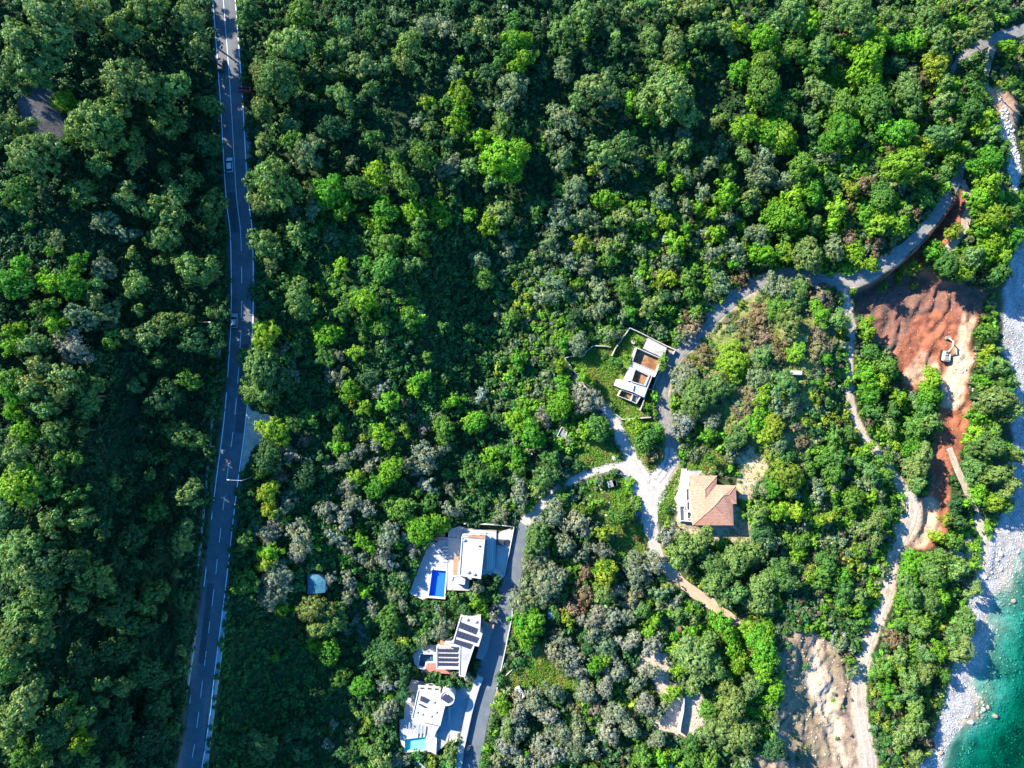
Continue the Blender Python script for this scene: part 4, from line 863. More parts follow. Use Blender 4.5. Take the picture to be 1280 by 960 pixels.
def crown_geo(R,style,seed):
    st=STY[style]; r=np.random.default_rng(seed); k=0 if R<2.3 else (1 if R<3.6 else 2); nl=st['n'][k] if R<5.6 else 17; H_=st['h'](R)
    L=[(0,0,H_-R*.55,R*st['lr']*1.05)]; el=r.uniform(.70,1.38)
    a0=r.uniform(0,6.28)
    for i in range(nl):
        a=a0+2*math.pi*i/nl*1.0+r.normal(0,.35); d=R*r.uniform(.30,.82); rl=R*st['lr']*r.uniform(.50,1.02)*(1 if R<5.6 else .8)
        L.append((math.cos(a)*d*el,math.sin(a)*d/el,H_-R*(.50+.42*(d/R))-r.uniform(0,.28)*R,rl))
    cc=[];rc=[];oo=[]
    for (x,y,z,rl) in L:
        n=max(6,int(4*math.pi*rl*rl*.72*st['dn'])); d=rdir(r,n,-.42); c=np.array([x,y,z])+d*np.array([1,1,st['sq']])*rl*r.uniform(.80,1.12,(n,1))
        keep=np.ones(n,bool)
        for (x2,y2,z2,r2) in L:
            if (x2,y2,z2)!=(x,y,z): keep&=np.linalg.norm((c-np.array([x2,y2,z2]))/np.array([1,1,st['sq']]),axis=1)>r2*.78
        c=c[keep]; cc.append(c); oo.append(d[keep]); rc.append(r.uniform(.65,1.25,len(c))*st['rc'])
    cc=np.concatenate(cc); rc=np.concatenate(rc)
    V,F,T=leaves(r,cc,rc,st['m'],st['s'],out=np.concatenate(oo))
    # rough core added inside each lobe to block light, tinted darker than the leaves
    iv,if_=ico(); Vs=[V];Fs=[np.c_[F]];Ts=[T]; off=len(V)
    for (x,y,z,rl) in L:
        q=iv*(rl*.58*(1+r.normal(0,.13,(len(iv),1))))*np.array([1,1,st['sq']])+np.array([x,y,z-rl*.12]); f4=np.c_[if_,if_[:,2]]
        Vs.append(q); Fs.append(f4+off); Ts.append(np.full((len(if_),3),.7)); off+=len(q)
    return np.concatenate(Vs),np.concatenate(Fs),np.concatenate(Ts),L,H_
def quadtri_mesh(name,V,F,T,material):
    """mix of quads and triangles (last index repeated)"""
    tri=F[:,2]==F[:,3]; me=bpy.data.meshes.new(name); me.vertices.add(len(V)); me.vertices.foreach_set('co',V.astype(np.float32).ravel())
    q=F[~tri]; t=F[tri][:,:3]; idx=np.concatenate([q.ravel(),t.ravel()]); tot=np.r_[np.full(len(q),4),np.full(len(t),3)]; st=np.r_[0,np.cumsum(tot)[:-1]]
    me.loops.add(len(idx)); me.loops.foreach_set('vertex_index',idx.astype(np.int32)); me.polygons.add(len(tot)); me.polygons.foreach_set('loop_start',st.astype(np.int32)); me.polygons.foreach_set('loop_total',tot.astype(np.int32))
    me.update(calc_edges=True); a=me.color_attributes.new('tint','FLOAT_COLOR','CORNER'); TT=np.concatenate([T[~tri],T[tri]]); c=np.ones((len(idx),4),np.float32); c[:,:3]=np.repeat(TT,tot,axis=0); a.data.foreach_set('color',c.ravel())
    me.materials.append(material); me['local']=1; return me
VAR={}
for st_,sizes in (('pine',(1.9,3.0,4.6,6.9)),('olive',(1.9,3.0,4.4,6.2)),('broad',(1.9,3.0,4.6,6.6)),('bush',(1.3,1.9,2.6))):
    for si,R in enumerate(sizes):
        for sd in range(4 if si<2 else 5):
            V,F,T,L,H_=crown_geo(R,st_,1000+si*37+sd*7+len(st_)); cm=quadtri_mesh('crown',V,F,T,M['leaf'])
            bm=bmesh.new(); r0=.10+R*.045; top=(L[0][0]*.3,L[0][1]*.3,H_-R*.75); tube_bm(bm,(0,0,-.5),top,r0,r0*.6,7)
            for (x,y,z,rl) in L[1:6]: tube_bm(bm,(top[0]*.7,top[1]*.7,top[2]*.7),(x*.9,y*.9,z-.1),r0*.45,r0*.15,5)
            tm=bpy.data.meshes.new('trunk'); bmesh.ops.recalc_face_normals(bm,faces=bm.faces); bm.to_mesh(tm); bm.free(); tm.materials.append(M['bark']); tm['local']=1
            VAR.setdefault((st_,si),[]).append((cm,tm,R,H_))

# ------------------------------------------------------------------ where each crown stands, read off the photograph
# codes: p pine, o grey olive, b bright green, g mid green, d dark evergreen, y yellow green, r reddish brown, s silver
TILES={
(0,0):"230,60,110,p 110,220,90,p 240,200,80,p 210,340,75,p 420,70,80,p 570,140,70,p 680,60,90,p 880,90,70,p 960,210,60,p 50,370,45,p 590,380,130,p 800,420,90,p 470,580,130,p 770,580,90,p 1010,480,55,p 310,490,60,y 630,660,70,p 160,720,110,p 120,600,45,p 470,790,60,p 640,770,50,p 780,810,45,p 880,750,40,p 900,840,50,p 90,890,60,g 340,640,40,g 30,600,50,p 830,910,60,p 400,910,60,p 600,930,60,p 1160,60,60,p 1250,350,60,p 1240,510,50,p 1240,690,40,p 1240,840,70,p 960,670,60,d 1035,790,45,d 1010,920,40,p",
(320,0):"210,60,70,g 160,210,80,p 90,370,100,p 30,510,50,p 410,130,45,p 375,230,55,p 370,340,40,p 410,460,60,p 510,310,60,p 530,90,35,p 535,150,35,g 535,430,45,p 780,120,50,o 890,130,50,o 710,220,60,p 700,300,50,p 650,70,30,o 690,80,25,o 615,160,35,o 1060,130,50,p 1210,110,40,g 1230,190,60,b 1180,240,50,g 1260,280,50,b 1220,380,60,o 1160,500,50,o 1230,460,40,o 1160,600,60,p 935,340,40,o 800,480,35,y 970,450,55,y 960,540,50,b 930,590,50,b 890,490,35,g 1060,500,35,o 290,250,30,y 230,710,90,o 160,670,50,g 80,850,110,p 50,790,50,o 560,820,60,b 690,850,70,g 540,650,50,g 650,740,40,g 780,720,60,g 900,780,55,o 1010,780,45,p 1160,740,100,b 1060,650,50,b 1110,850,50,p 350,900,90,b 470,870,60,g 760,580,30,o 820,610,35,p 930,860,30,p 40,670,35,p 450,770,35,o 350,590,60,d 200,500,50,d",
(640,0):"240,140,55,p 335,75,55,p 435,20,30,p 550,60,45,p 640,20,45,p 750,20,45,p 690,70,35,p 860,40,60,p 490,180,30,p 655,180,55,p 760,215,60,p 880,160,60,p 890,90,35,p 985,150,55,p 1070,150,50,b 1180,180,70,b 1240,100,45,p 240,320,55,o 385,410,65,p 310,470,40,p 560,490,45,b 690,330,45,p 770,330,55,b 740,440,110,p 660,450,50,p 640,540,45,b 470,480,40,o 230,540,60,o 280,590,50,o 210,640,50,o 240,740,50,o 300,880,60,o 20,200,60,b 90,240,35,o 50,280,50,b 20,400,50,o 20,750,60,g 1070,330,55,b 1190,300,60,g 1200,420,80,g 1100,590,60,b 1240,600,60,b 1130,470,40,y 430,730,65,p 520,680,50,p 370,810,30,y 430,830,35,o 705,800,32,b 585,820,22,b 640,745,20,b 590,760,35,o 800,700,45,p 820,820,35,o 780,860,35,b 820,630,40,o 990,690,50,o 930,770,45,o 1180,730,60,o 1190,850,50,o 1090,740,40,p 700,910,40,o 900,900,40,o 1010,890,45,b 350,660,25,p 1230,510,45,g 1140,830,25,o 1120,920,35,p",
(940,0):"60,180,70,b 40,290,50,b 60,410,90,g 150,90,50,p 190,40,60,p 340,20,40,o 200,240,60,g 320,220,60,p 270,310,50,g 260,120,50,b 470,60,100,p 620,70,40,p 690,100,50,p 430,210,60,b 560,240,90,b 600,180,50,b 680,200,50,b 780,180,60,b 560,340,70,b 830,80,55,p 880,190,55,p 930,25,40,p 990,185,50,p 1085,130,52,p 1165,40,35,p 870,310,60,y 800,370,50,r 750,340,40,o 930,400,45,b 900,480,60,p 740,440,85,p 320,430,60,p 420,490,70,g 580,500,75,g 420,620,90,b 690,620,70,b 140,640,80,b 160,520,60,g 60,640,50,b 270,580,40,p 50,800,60,o 160,850,50,o 230,780,60,g 370,740,50,o 1000,520,60,g 1090,570,50,y 970,590,35,g 880,640,60,p 1000,700,30,p 1100,760,70,b 1120,850,60,b 720,770,90,y 820,680,50,y 650,700,40,r 540,870,60,r 470,890,40,y 620,930,60,g 900,810,35,p 280,880,50,b 1170,400,40,g 1070,920,50,b 250,920,40,b 1170,710,50,g",
(0,240):"380,20,50,g 470,130,55,o 580,190,45,o 720,90,60,p 820,60,70,p 800,130,60,p 990,70,60,p 770,220,70,p 770,320,40,p 910,360,90,p 980,400,60,p 630,295,35,p 640,440,65,p 665,555,35,p 480,360,60,o 370,330,45,b 260,230,40,o 100,340,45,b 40,420,60,b 160,420,35,o 230,430,45,b 330,430,60,b 460,500,50,p 500,570,70,o 350,570,60,o 200,540,45,g 260,620,50,b 790,620,80,p 700,680,60,p 850,640,50,p 920,700,80,d 600,670,40,p 340,740,70,o 160,720,55,p 60,650,45,b 60,720,40,b 200,810,60,p 170,900,60,p 310,860,60,p 400,890,40,p 750,800,45,p 880,880,50,g 60,890,60,g 30,880,40,b 130,160,30,g 230,280,30,b 470,440,40,p 520,700,40,g 1230,50,60,p 1245,250,60,p 1240,680,40,y 1215,830,95,p",
(320,240):"280,70,50,o 60,40,50,p 40,230,60,p 200,190,50,p 270,190,30,p 80,330,50,p 350,20,50,b 420,70,50,b 510,130,40,y 500,220,30,g 600,80,60,b 590,160,50,b 730,100,60,b 760,150,50,g 860,90,50,b 620,240,60,g 740,240,50,g 790,280,30,y 720,340,50,p 620,340,60,g 400,275,30,g 1010,100,35,b 1100,130,60,b 1150,90,50,p 1160,210,30,o 1190,270,35,o 1050,310,55,o 1070,390,55,g 200,490,75,p 220,570,45,p 510,510,70,b 400,570,50,g 345,660,60,b 460,760,42,b 390,770,40,o 190,720,35,g 190,750,28,o 40,700,70,y 130,740,35,o 60,850,90,d 420,840,25,p 590,640,40,g 600,710,25,o 710,715,25,o 805,775,30,g 710,590,40,g 720,500,25,g 760,890,35,b 880,635,30,g 1115,725,20,b 590,915,35,o 450,920,45,b 1240,790,35,b 990,860,25,g 1210,590,40,g 1000,640,30,g",
(640,240):"230,90,60,o 330,40,50,o 330,110,50,o 130,60,45,g 440,30,45,b 490,60,40,y 530,120,50,p 450,140,30,p 630,110,40,o 385,170,40,o 515,210,40,o 180,230,50,o 190,280,40,o 110,295,28,o 270,320,50,o 360,330,45,o 330,240,45,y 450,260,40,p 450,320,40,g 600,270,35,o 700,30,50,o 820,70,40,o 720,140,40,b 820,170,35,b 770,250,50,b 760,310,50,o 880,70,35,b 950,100,35,b 1010,120,50,o 960,190,40,y 950,280,50,o 1000,30,50,b 1090,70,40,g 1170,200,60,o 1050,260,50,o 1080,310,40,o 1190,300,50,b 1040,340,30,b 1240,110,50,b 1130,30,40,o 1260,280,30,g 210,440,60,o 150,490,50,o 410,460,50,o 530,460,60,g 600,430,40,o 600,490,35,g 430,540,50,o 350,570,35,o 290,590,40,d 510,590,35,o 560,560,35,b 650,530,50,p 780,480,35,o 740,410,40,y 830,410,45,g 840,480,35,g 920,480,30,o 980,410,50,o 990,440,40,o 1090,400,45,r 460,670,50,o 310,720,60,o 240,710,35,b 230,810,35,b 30,790,40,b 700,650,35,o 870,640,50,r 840,690,35,o 820,580,30,r 340,870,40,b 620,370,28,g 820,870,80,o 900,780,60,r 1040,800,80,y 1120,660,60,r 1240,540,50,g 1180,770,50,o 1160,870,70,o 970,900,50,p 1240,760,50,r 730,790,35,g 330,930,45,o 500,800,35,g 540,780,30,y 590,700,25,g",
(940,240):"180,110,90,b 180,30,50,b 280,30,50,b 30,190,60,o 70,290,55,b 155,270,45,b 270,300,80,p 240,250,40,y 400,80,50,b 390,260,60,o 460,70,40,r 540,110,45,b 610,40,60,g 600,150,50,y 720,95,30,p 690,150,50,b 820,40,40,g 490,290,45,b 550,340,50,b 470,220,50,r 600,230,40,r 430,180,25,b 290,150,35,p 490,185,25,b 160,210,45,g 770,90,25,r 1070,50,50,b 1090,120,60,y 1200,100,50,g 1190,180,40,r 1130,230,60,b 1090,290,60,b 1160,310,60,y 1150,380,65,g 1000,370,60,y 920,340,55,g 1210,230,50,b 1250,190,40,o 850,280,50,b 940,190,40,y 760,350,45,y 690,395,28,y 620,440,32,g 765,440,25,y 1020,300,50,p 1060,180,40,b 150,450,80,o 200,480,60,p 130,550,60,g 210,550,30,o 320,570,50,b 400,600,50,p 330,490,70,r 180,620,60,p 220,690,40,o 60,680,50,r 50,770,50,p 205,760,42,b 310,740,60,r 345,780,35,b 360,830,30,r 120,760,60,r 40,600,60,r 50,880,60,o 150,900,50,p 310,680,40,r 310,900,30,b 540,660,40,y 560,750,55,g 630,820,60,g 550,860,50,b 600,900,50,b 840,890,60,b 1100,780,40,y 1160,820,55,p 1200,880,50,g 1090,900,50,b 1110,740,30,y 540,610,35,y",
(0,480):"60,20,60,b 170,30,60,p 310,40,60,p 420,60,70,p 230,120,60,p 740,90,25,p 870,240,75,p 60,130,40,b 110,230,60,b 260,230,70,p 400,220,35,p 90,330,55,p 300,350,50,g 80,490,70,b 180,470,60,g 730,220,30,d 680,330,50,d 770,340,40,g 550,455,40,p 890,510,65,p 350,530,50,g 715,600,50,g 390,630,60,p 250,640,55,p 30,630,55,d 90,800,100,p 160,880,80,p 860,730,65,p 430,890,90,p 740,530,30,g 20,510,30,b 760,70,80,d 640,620,30,d 230,830,100,d 750,760,60,d 620,720,70,d 1200,20,60,p 1250,380,65,d 1250,500,50,y 1250,700,50,o 1150,740,45,g 1270,210,50,y 1270,790,50,b 1265,860,40,o",
(320,480):"100,230,60,y 440,20,45,b 590,20,40,o 750,30,35,b 630,80,50,b 690,90,35,r 510,120,40,b 590,230,50,b 930,80,50,b 860,100,20,b 880,120,25,y 1060,60,40,s 1040,180,65,b 1010,170,40,b 1210,170,40,b 1260,140,35,b 700,210,35,y 790,210,40,r 880,220,60,g 730,160,30,r 220,260,40,r 150,335,50,o 240,360,35,o 60,340,60,d 20,400,60,g 560,290,35,o 480,320,45,o 410,360,45,o 540,380,40,o 350,390,35,o 790,350,70,o 870,310,40,o 720,370,45,o 760,400,40,o 630,410,70,b 580,480,60,b 440,470,55,o 480,440,40,y 460,560,60,o 520,590,50,o 810,480,50,s 760,510,30,g 910,490,35,o 910,590,45,o 960,570,30,o 690,580,60,g 330,590,45,o 410,640,45,o 350,630,25,o 150,550,45,o 100,600,40,o 60,520,50,y 60,590,40,y 110,440,50,r 220,440,60,d 130,640,35,y 770,690,75,b 850,650,55,b 620,720,60,o 590,790,50,o 620,840,50,o 490,740,45,b 540,770,40,b 700,720,35,o 740,790,40,o 360,720,45,o 420,760,40,o 60,700,60,o 200,730,80,o 190,800,60,o 50,790,40,b 80,800,25,y 100,890,60,o 50,850,40,y 300,860,20,p 430,920,45,o 690,900,30,o 1110,330,40,b 1230,350,45,b 1220,390,40,y 1140,380,30,b 1180,310,40,g 1240,500,40,o 1250,570,35,o 1240,220,50,b 180,180,40,g 390,220,35,g 1060,430,50,g 1000,420,50,g",
(640,480):"10,170,40,b 90,240,70,b 150,160,45,o 240,100,60,b 350,95,60,o 330,20,40,o 400,200,75,g 350,220,40,b 30,360,45,b 190,350,45,g 150,440,55,p 40,400,40,g 40,470,40,o 40,540,50,o 120,500,35,p 270,275,28,o 640,250,60,g 670,330,55,r 590,200,50,b 680,230,45,b 820,180,65,o 940,180,60,o 870,60,90,p 970,20,60,p 790,10,50,o 1150,70,60,r 1180,130,35,b 1240,80,50,o 1060,260,60,p 1030,330,40,o 930,240,40,b 930,350,30,g 510,620,60,g 330,590,35,g 240,530,35,g 190,620,70,o 100,660,50,o 310,660,70,o 250,760,70,o 330,800,45,o 120,730,60,p 110,830,60,o 190,900,60,o 430,790,45,o 350,880,40,r 450,890,55,b 430,700,50,y 580,870,65,o 670,850,60,o 740,710,50,o 800,780,70,p 880,740,60,p 1150,610,50,p 1180,700,60,d 1200,740,50,o 1120,790,60,p 1050,840,60,p 960,850,60,p 980,910,60,p 1250,880,50,g 1240,600,50,b 1240,480,60,b 1140,190,50,b 1200,250,50,y",
(940,480):"50,60,50,y 50,130,35,b 200,60,40,o 170,130,40,o 100,210,60,y 150,420,90,y 130,280,60,o 60,500,50,o 150,350,50,g 380,250,45,g 460,240,35,g 530,310,42,b 550,410,45,p 500,360,35,g 600,340,40,g 630,430,40,g 560,525,30,b 600,520,40,o 625,610,35,p 560,660,50,p 570,720,50,p 405,180,20,r 310,510,45,o 300,460,35,o 410,520,20,g 380,420,45,g 350,340,40,g 180,500,50,g 200,600,50,y 210,740,40,g 230,790,35,b 320,640,40,y 370,630,30,y 350,850,60,g 430,900,35,b 60,750,60,o 20,800,40,p 140,900,60,p 50,920,50,p 270,890,40,r 400,360,50,g 560,60,55,b 580,130,45,g 660,130,40,g 690,70,40,b 640,200,45,p 840,50,55,b 810,120,50,g 840,180,50,p 770,230,50,g 760,300,55,b 800,330,60,p 770,400,60,p 780,460,45,p 680,290,30,y 1140,70,90,p 1060,150,50,b 1120,220,60,g 1120,290,80,p 1060,240,50,b 1180,290,40,b 1020,390,55,p 1060,370,40,g 1150,420,55,p 1060,520,50,b 1110,560,55,y 1150,530,40,g 1215,330,55,p 1205,470,50,p 1195,560,45,g 1215,120,50,p 905,640,35,y 875,720,40,y 960,860,50,p 840,880,55,p 750,860,60,b 720,910,45,g 880,810,45,g 960,560,40,d 970,650,40,d",
(0,710):"160,10,70,p 400,50,70,p 190,120,80,p 120,230,80,p 90,310,80,p 200,310,70,p 30,450,80,g 90,400,60,p 370,140,50,p 495,195,20,p 430,215,20,p 720,120,65,p 690,180,45,p 780,230,25,p 590,560,50,p 620,520,40,p 860,380,35,p 880,440,35,p 840,500,20,p 520,380,70,d 500,405,25,p 540,200,90,d 860,150,60,d 650,270,50,d 380,430,70,d 680,480,70,d 130,640,90,p 60,720,70,p 40,770,60,p 220,590,20,p 300,575,30,p 320,650,40,g 400,690,50,p 380,820,50,y 330,870,35,p 480,540,35,p 500,620,35,p 430,790,30,p 310,795,15,p 120,880,60,g 560,920,50,p 430,920,40,p 740,640,70,d 700,780,80,d 560,700,70,d 240,760,70,d 1140,80,60,g 1200,180,25,g 1220,830,70,p 1265,150,60,o 1270,60,50,o 1270,420,15,y",
(320,710):"90,30,60,o 60,110,60,o 130,100,50,o 350,50,35,o 440,70,40,o 430,130,45,o 120,190,40,b 270,190,70,p 300,280,60,p 370,240,60,p 340,400,75,b 270,360,45,b 385,520,50,g 490,560,60,b 90,420,28,y 510,110,35,b 690,40,30,o 650,130,35,o 690,170,30,o 735,250,28,o 630,250,60,g 800,340,40,o 790,300,25,b 870,290,50,o 860,200,25,o 1040,100,40,o 1040,160,40,b 1115,215,35,o 620,550,45,o 595,690,65,o 550,860,60,p 590,900,50,p 440,760,28,o 370,740,30,o 335,825,30,o 30,830,55,p 1150,640,45,y 1220,710,60,o 1230,780,60,o 1180,760,40,p 1180,840,60,o 1080,910,40,g 1140,910,50,o 1240,660,50,o 1235,160,50,o 1250,250,50,b 1250,290,50,b 1220,300,25,r 1000,515,25,o 930,500,22,o 640,400,60,d 700,480,50,d 600,450,50,d 200,860,50,d 230,760,50,d 420,870,50,d 160,780,50,d 1250,900,50,o 940,130,30,g 650,660,25,b",
(640,710):"160,80,90,o 60,180,60,o 150,150,40,o 90,270,65,b 70,310,50,b 340,130,60,r 430,110,50,p 290,190,60,r 260,230,40,y 440,40,60,y 350,20,40,r 590,40,65,o 690,120,45,o 560,150,50,o 380,240,60,o 380,300,50,o 480,240,60,o 560,220,50,o 440,360,60,o 550,350,60,o 620,190,40,p 670,240,40,y 670,360,50,o 650,290,30,b 775,160,35,o 775,215,40,p 760,320,30,b 850,290,35,b 850,240,30,p 970,230,50,b 1010,290,50,b 1040,380,50,b 1080,440,40,b 1180,380,70,b 1180,330,60,y 1190,480,50,b 1100,290,40,y 960,60,60,p 1060,110,50,p 1160,170,60,p 1240,140,35,y 1190,50,50,p 1000,150,50,p 200,300,30,r 200,390,60,o 240,340,40,o 280,440,60,o 310,490,50,o 250,440,50,o 390,460,40,b 440,430,30,b 200,590,50,o 500,490,60,o 350,590,60,o 440,570,60,o 400,670,40,r 310,660,30,r 660,490,50,o 590,540,50,o 630,650,65,o 690,680,50,o 500,690,60,o 560,760,60,o 450,770,60,o 110,630,60,o 170,700,60,o 20,680,50,o 30,740,40,o 240,770,60,o 310,790,60,o 140,830,60,o 60,870,30,b 200,880,60,o 300,880,60,o 370,850,50,o 50,930,50,o 120,930,50,o 690,810,55,o 620,900,40,g 870,440,90,p 960,480,50,p 820,440,40,b 900,370,60,p 850,560,40,p 760,590,40,y 780,490,40,b 920,670,60,g 1040,640,80,p 1090,780,80,p 970,760,70,p 1030,830,40,p 840,830,50,g 850,900,50,g 940,910,50,g 1120,560,50,p 760,390,40,b",
(940,710):"150,60,60,p 30,120,60,p 270,40,30,y 340,30,50,g 400,30,40,b 430,100,50,g 500,130,40,p 575,125,25,y 490,200,40,b 440,180,40,g 520,250,30,g 385,330,25,s 435,330,20,s 20,310,40,b 60,340,50,b 60,450,50,b 20,560,40,p 20,780,25,g 110,850,60,d 740,110,60,p 840,20,60,p 950,10,50,g 830,150,60,p 760,190,40,g 890,140,45,b 800,250,50,g 790,290,40,p 670,340,45,r 700,260,30,g 1040,100,35,p 1000,270,55,p 1010,220,45,p 980,380,60,p 930,330,40,p 880,400,40,b 820,410,40,p 900,500,40,g 620,470,50,g 690,470,40,y 740,520,50,p 800,510,60,p 730,590,45,p 640,570,45,b 680,640,35,g 765,665,55,p 780,755,42,p 710,780,50,p 760,880,40,p 600,640,30,g 480,490,40,o 460,430,30,g 700,160,40,b 700,60,50,b 690,410,40,p 860,50,50,g 740,440,40,g"}
SPOTS=[]
for (x0,y0),s_ in TILES.items():
    for it in s_.split():
        a,b_,r_,k_=it.split(','); SPOTS.append((x0+float(a)/3.765,y0+float(b_)/3.765,float(r_)/3.765,k_))
SPOTS+=[(1178,105,12,'p'),(1192,128,12,'g'),(1180,140,12,'b'),(1197,160,12,'g'),(1184,172,12,'p'),(1200,185,11,'b'),(1191,198,11,'g')]
SPOTS.append((563.5,941,11.5,'G'))     # the clipped round garden tree
NOVEG=[T_A,T_B,T_C,U_P,U_T,RED,CLEARING,HAUL,BEACH,ROCKS_N,DIRT_N,SANDY_E,YARD_T,BARE_S,LAYBY,[(380,714),(410,714),(410,746),(380,746)],[(640,855),(662,855),(662,880),(640,880)]]
_rd=[(dens(pl,3)) for pl in (MAIN,LANE,DRIVE_N,VILLA_RD,TRACK_E,TRACK_S,TRACK_N,TRACK_C,TRACK_B)]
def road_gap(px,py):
    g=np.full(np.shape(px),1e9)
    for pl in _rd:
        d,t=seg_dist(px,py,pl); g=np.minimum(g,d-np.interp(t,np.arange(len(pl)),[p[2] for p in pl]))
    return g
def free(px,py,pad=0.0):
    ok=road_gap(px,py)>pad
    for z_ in NOVEG: ok&=poly_dist(px,py,z_)>pad
    return ok
# random woodland fill between the crowns read off the photograph
NHAND=set((a,b_) for a,b_,_,_ in SPOTS); rf_=np.random.default_rng(5); have=[(a,b_,r_) for a,b_,r_,_ in SPOTS]
DARKZ=[BRUSH_W,[(530,250),(640,230),(720,330),(720,420),(640,600),(560,620),(600,520),(520,450),(500,330)],[(575,560),(650,560),(655,640),(560,655)],[(960,740),(1040,720),(1080,760),(1000,800)],[(1030,430),(1056,420),(1062,540),(1100,580),(1060,600),(1030,520)],[(620,800),(700,800),(680,860),(620,850)],QUARRY]
def zone_kind(px,py,r):
    u=float(np.clip(.5+fbm(np.array(px),np.array(py),90,44,2)*.85+r.normal(0,.14),0,.999))
    if px<300: return 'd' if u<.8 else 'p'
    if py<230 and px<1180: return 'd' if u<.7 else ('g' if u<.9 else 'p')  # dark kinds favoured at left and top: gap shade put into crown colour
    if px>1090: return 'g' if u<.5 else ('p' if u<.75 else 'b')
    if py>560 and px<520: return 'o' if u<.45 else 'd'
    return 'o' if u<.14 else ('g' if u<.55 else ('d' if u<.75 else 'b'))
tries=0; added=0
cand=rf_.uniform([-70,-60],[1350,1020],(16000,2)); rads=rf_.uniform(6,13.5,16000)
okc=free(cand[:,0],cand[:,1],3.0)
for z_ in GRASS+DARKZ+[KNOLL]: okc&=~inside(cand[:,0],cand[:,1],z_)
okc&=~((cand[:,0]>1170)&(cand[:,1]>690)&(poly_dist(cand[:,0],cand[:,1],[(1100,680),(1200,690),(1200,740),(1190,800),(1180,860),(1160,930),(1100,930)])>0))
okc&=cand[:,0]<1262
HV=np.array(have)
for i in np.nonzero(okc)[0]:
    x,y=cand[i]; r_=rads[i]
    if added>=330: break
    if road_gap(np.array(x),np.array(y))<r_*.55: continue
    if (np.hypot(HV[:,0]-x,HV[:,1]-y)<(HV[:,2]+r_)*.74).any(): continue
    HV=np.vstack([HV,[x,y,r_]]); SPOTS.append((x,y,r_,zone_kind(x,y,rf_))); added+=1
# ------------------------------------------------------------------ landmarks used to say where a tree stands
LM=[((294,401),'the grey car'),((288,207),'the white car'),((325,525),'the sunlit lay-by'),((306,594),'the white street lamp'),((313,120),'the red billboard'),((393,730),'the blue tarp roof'),((545,728),'the blue pool'),((572,805),'the solar-panelled villa'),((522,930),'the turquoise pool'),((806,463),'the unfinished house'),((808,612),'the pale road junction'),((888,625),'the terracotta roof'),((700,548),'the ruined concrete hut'),((996,466),'the small white shed'),((1186,437),'the excavator'),((1146,652),'the reddish clearing'),((1055,352),'the lane fork'),((1240,52),'the top right bend'),((852,895),'the tall white wall'),((1040,880),'the eroded gullies'),((650,866),'the white trailer'),((1260,190),'the white rock strip'),((45,140),'the bare grey patch'),((1232,745),'the boulder beach')]
USED=set()
_O='zero one two three four five six seven eight nine ten eleven twelve thirteen fourteen fifteen sixteen seventeen eighteen nineteen'.split()
_T='x x twenty thirty forty fifty sixty seventy eighty ninety'.split()
def words_(n):
    n=int(n)
    if n>=100: return 'a hundred' if n==100 else f"a hundred and {words_(n-100)}"
    return _O[n] if n<20 else (_T[n//10]+('-'+_O[n%10] if n%10 else ''))
def where(px,py,head):
    b_=min(LM,key=lambda l:(l[0][0]-px)**2+(l[0][1]-py)**2); dx=(px-b_[0][0])*.27; dy=(py-b_[0][1])*.27
    for dq in (5,2,1):
        ax,ay=round(abs(dx)/dq)*dq,round(abs(dy)/dq)*dq; t=[]
        if ax: t.append(f"{words_(ax)} metres {'right' if dx>0 else 'left'}")
        if ay: t.append(f"{words_(ay)} metres {'below' if dy>0 else 'above'}")
        if not t: s=f"beside {b_[1]}"
        else: s=' and '.join(t); s=s+(' of ' if s.endswith(('left','right')) else ' ')+b_[1]
        lab=f"{head}, {s}"
        if len(lab.replace('-',' ').split())>16: lab=lab.replace(' leafy tree',' tree').replace(' and ',', ').replace('a hundred, ','a hundred and ').replace('metres ','m ')
        if len(lab.replace('-',' ').split())>16: lab=lab.replace('the ','').replace('pine-green ','').replace('bright green','bright')
        if len(lab.replace('-',' ').split())>16: lab=lab.split(' ',1)[1]
        if len(lab.replace('-',' ').split())>16: lab=lab.replace('leafy ','').replace('yellow green','yellowish').replace('yellow-green','yellowish')
        if lab not in USED: break
    USED.add(lab); return lab
PAL={'p':[(.130,.205,.042),(.158,.222,.048),(.104,.182,.040),(.172,.216,.052)],'o':[(.225,.228,.125),(.245,.232,.14),(.20,.212,.11),(.25,.228,.155)],
 'b':[(.118,.27,.012),(.150,.295,.012),(.088,.24,.014),(.185,.295,.014)],'g':[(.098,.20,.024),(.120,.215,.026),(.076,.17,.026)],'d':[(.044,.112,.030),(.054,.126,.032),(.038,.098,.028)],
 'y':[(.21,.29,.015),(.23,.27,.02),(.17,.28,.015)],'r':[(.20,.145,.07),(.22,.155,.09),(.17,.145,.055)],'s':[(.28,.30,.22),(.26,.28,.21)],'G':[(.14,.205,.05)]}
NAMES={'p':('pine_tree','pine tree','olive-toned pine'),'o':('olive_tree','olive tree','grey-green olive tree'),'b':('broadleaf_tree','broadleaf tree','bright green leafy tree'),'g':('broadleaf_tree','broadleaf tree','mid green leafy tree'),
 'd':('evergreen_oak','oak tree','dark evergreen oak'),'y':('broadleaf_tree','broadleaf tree','yellow-green leafy tree'),'r':('shrub','shrub','reddish brown shrub'),'s':('olive_tree','olive tree','silvery pale tree'),'G':('garden_tree','garden tree','')}
STYK={'p':'pine','o':'olive','b':'broad','g':'broad','d':'broad','y':'broad','r':'bush','s':'olive','G':'broad'}
rt=np.random.default_rng(77); LAB={}
PL=[]
for (px,py,pr,k_) in SPOTS: PL.append((px,py,pr,k_))
cnt={}
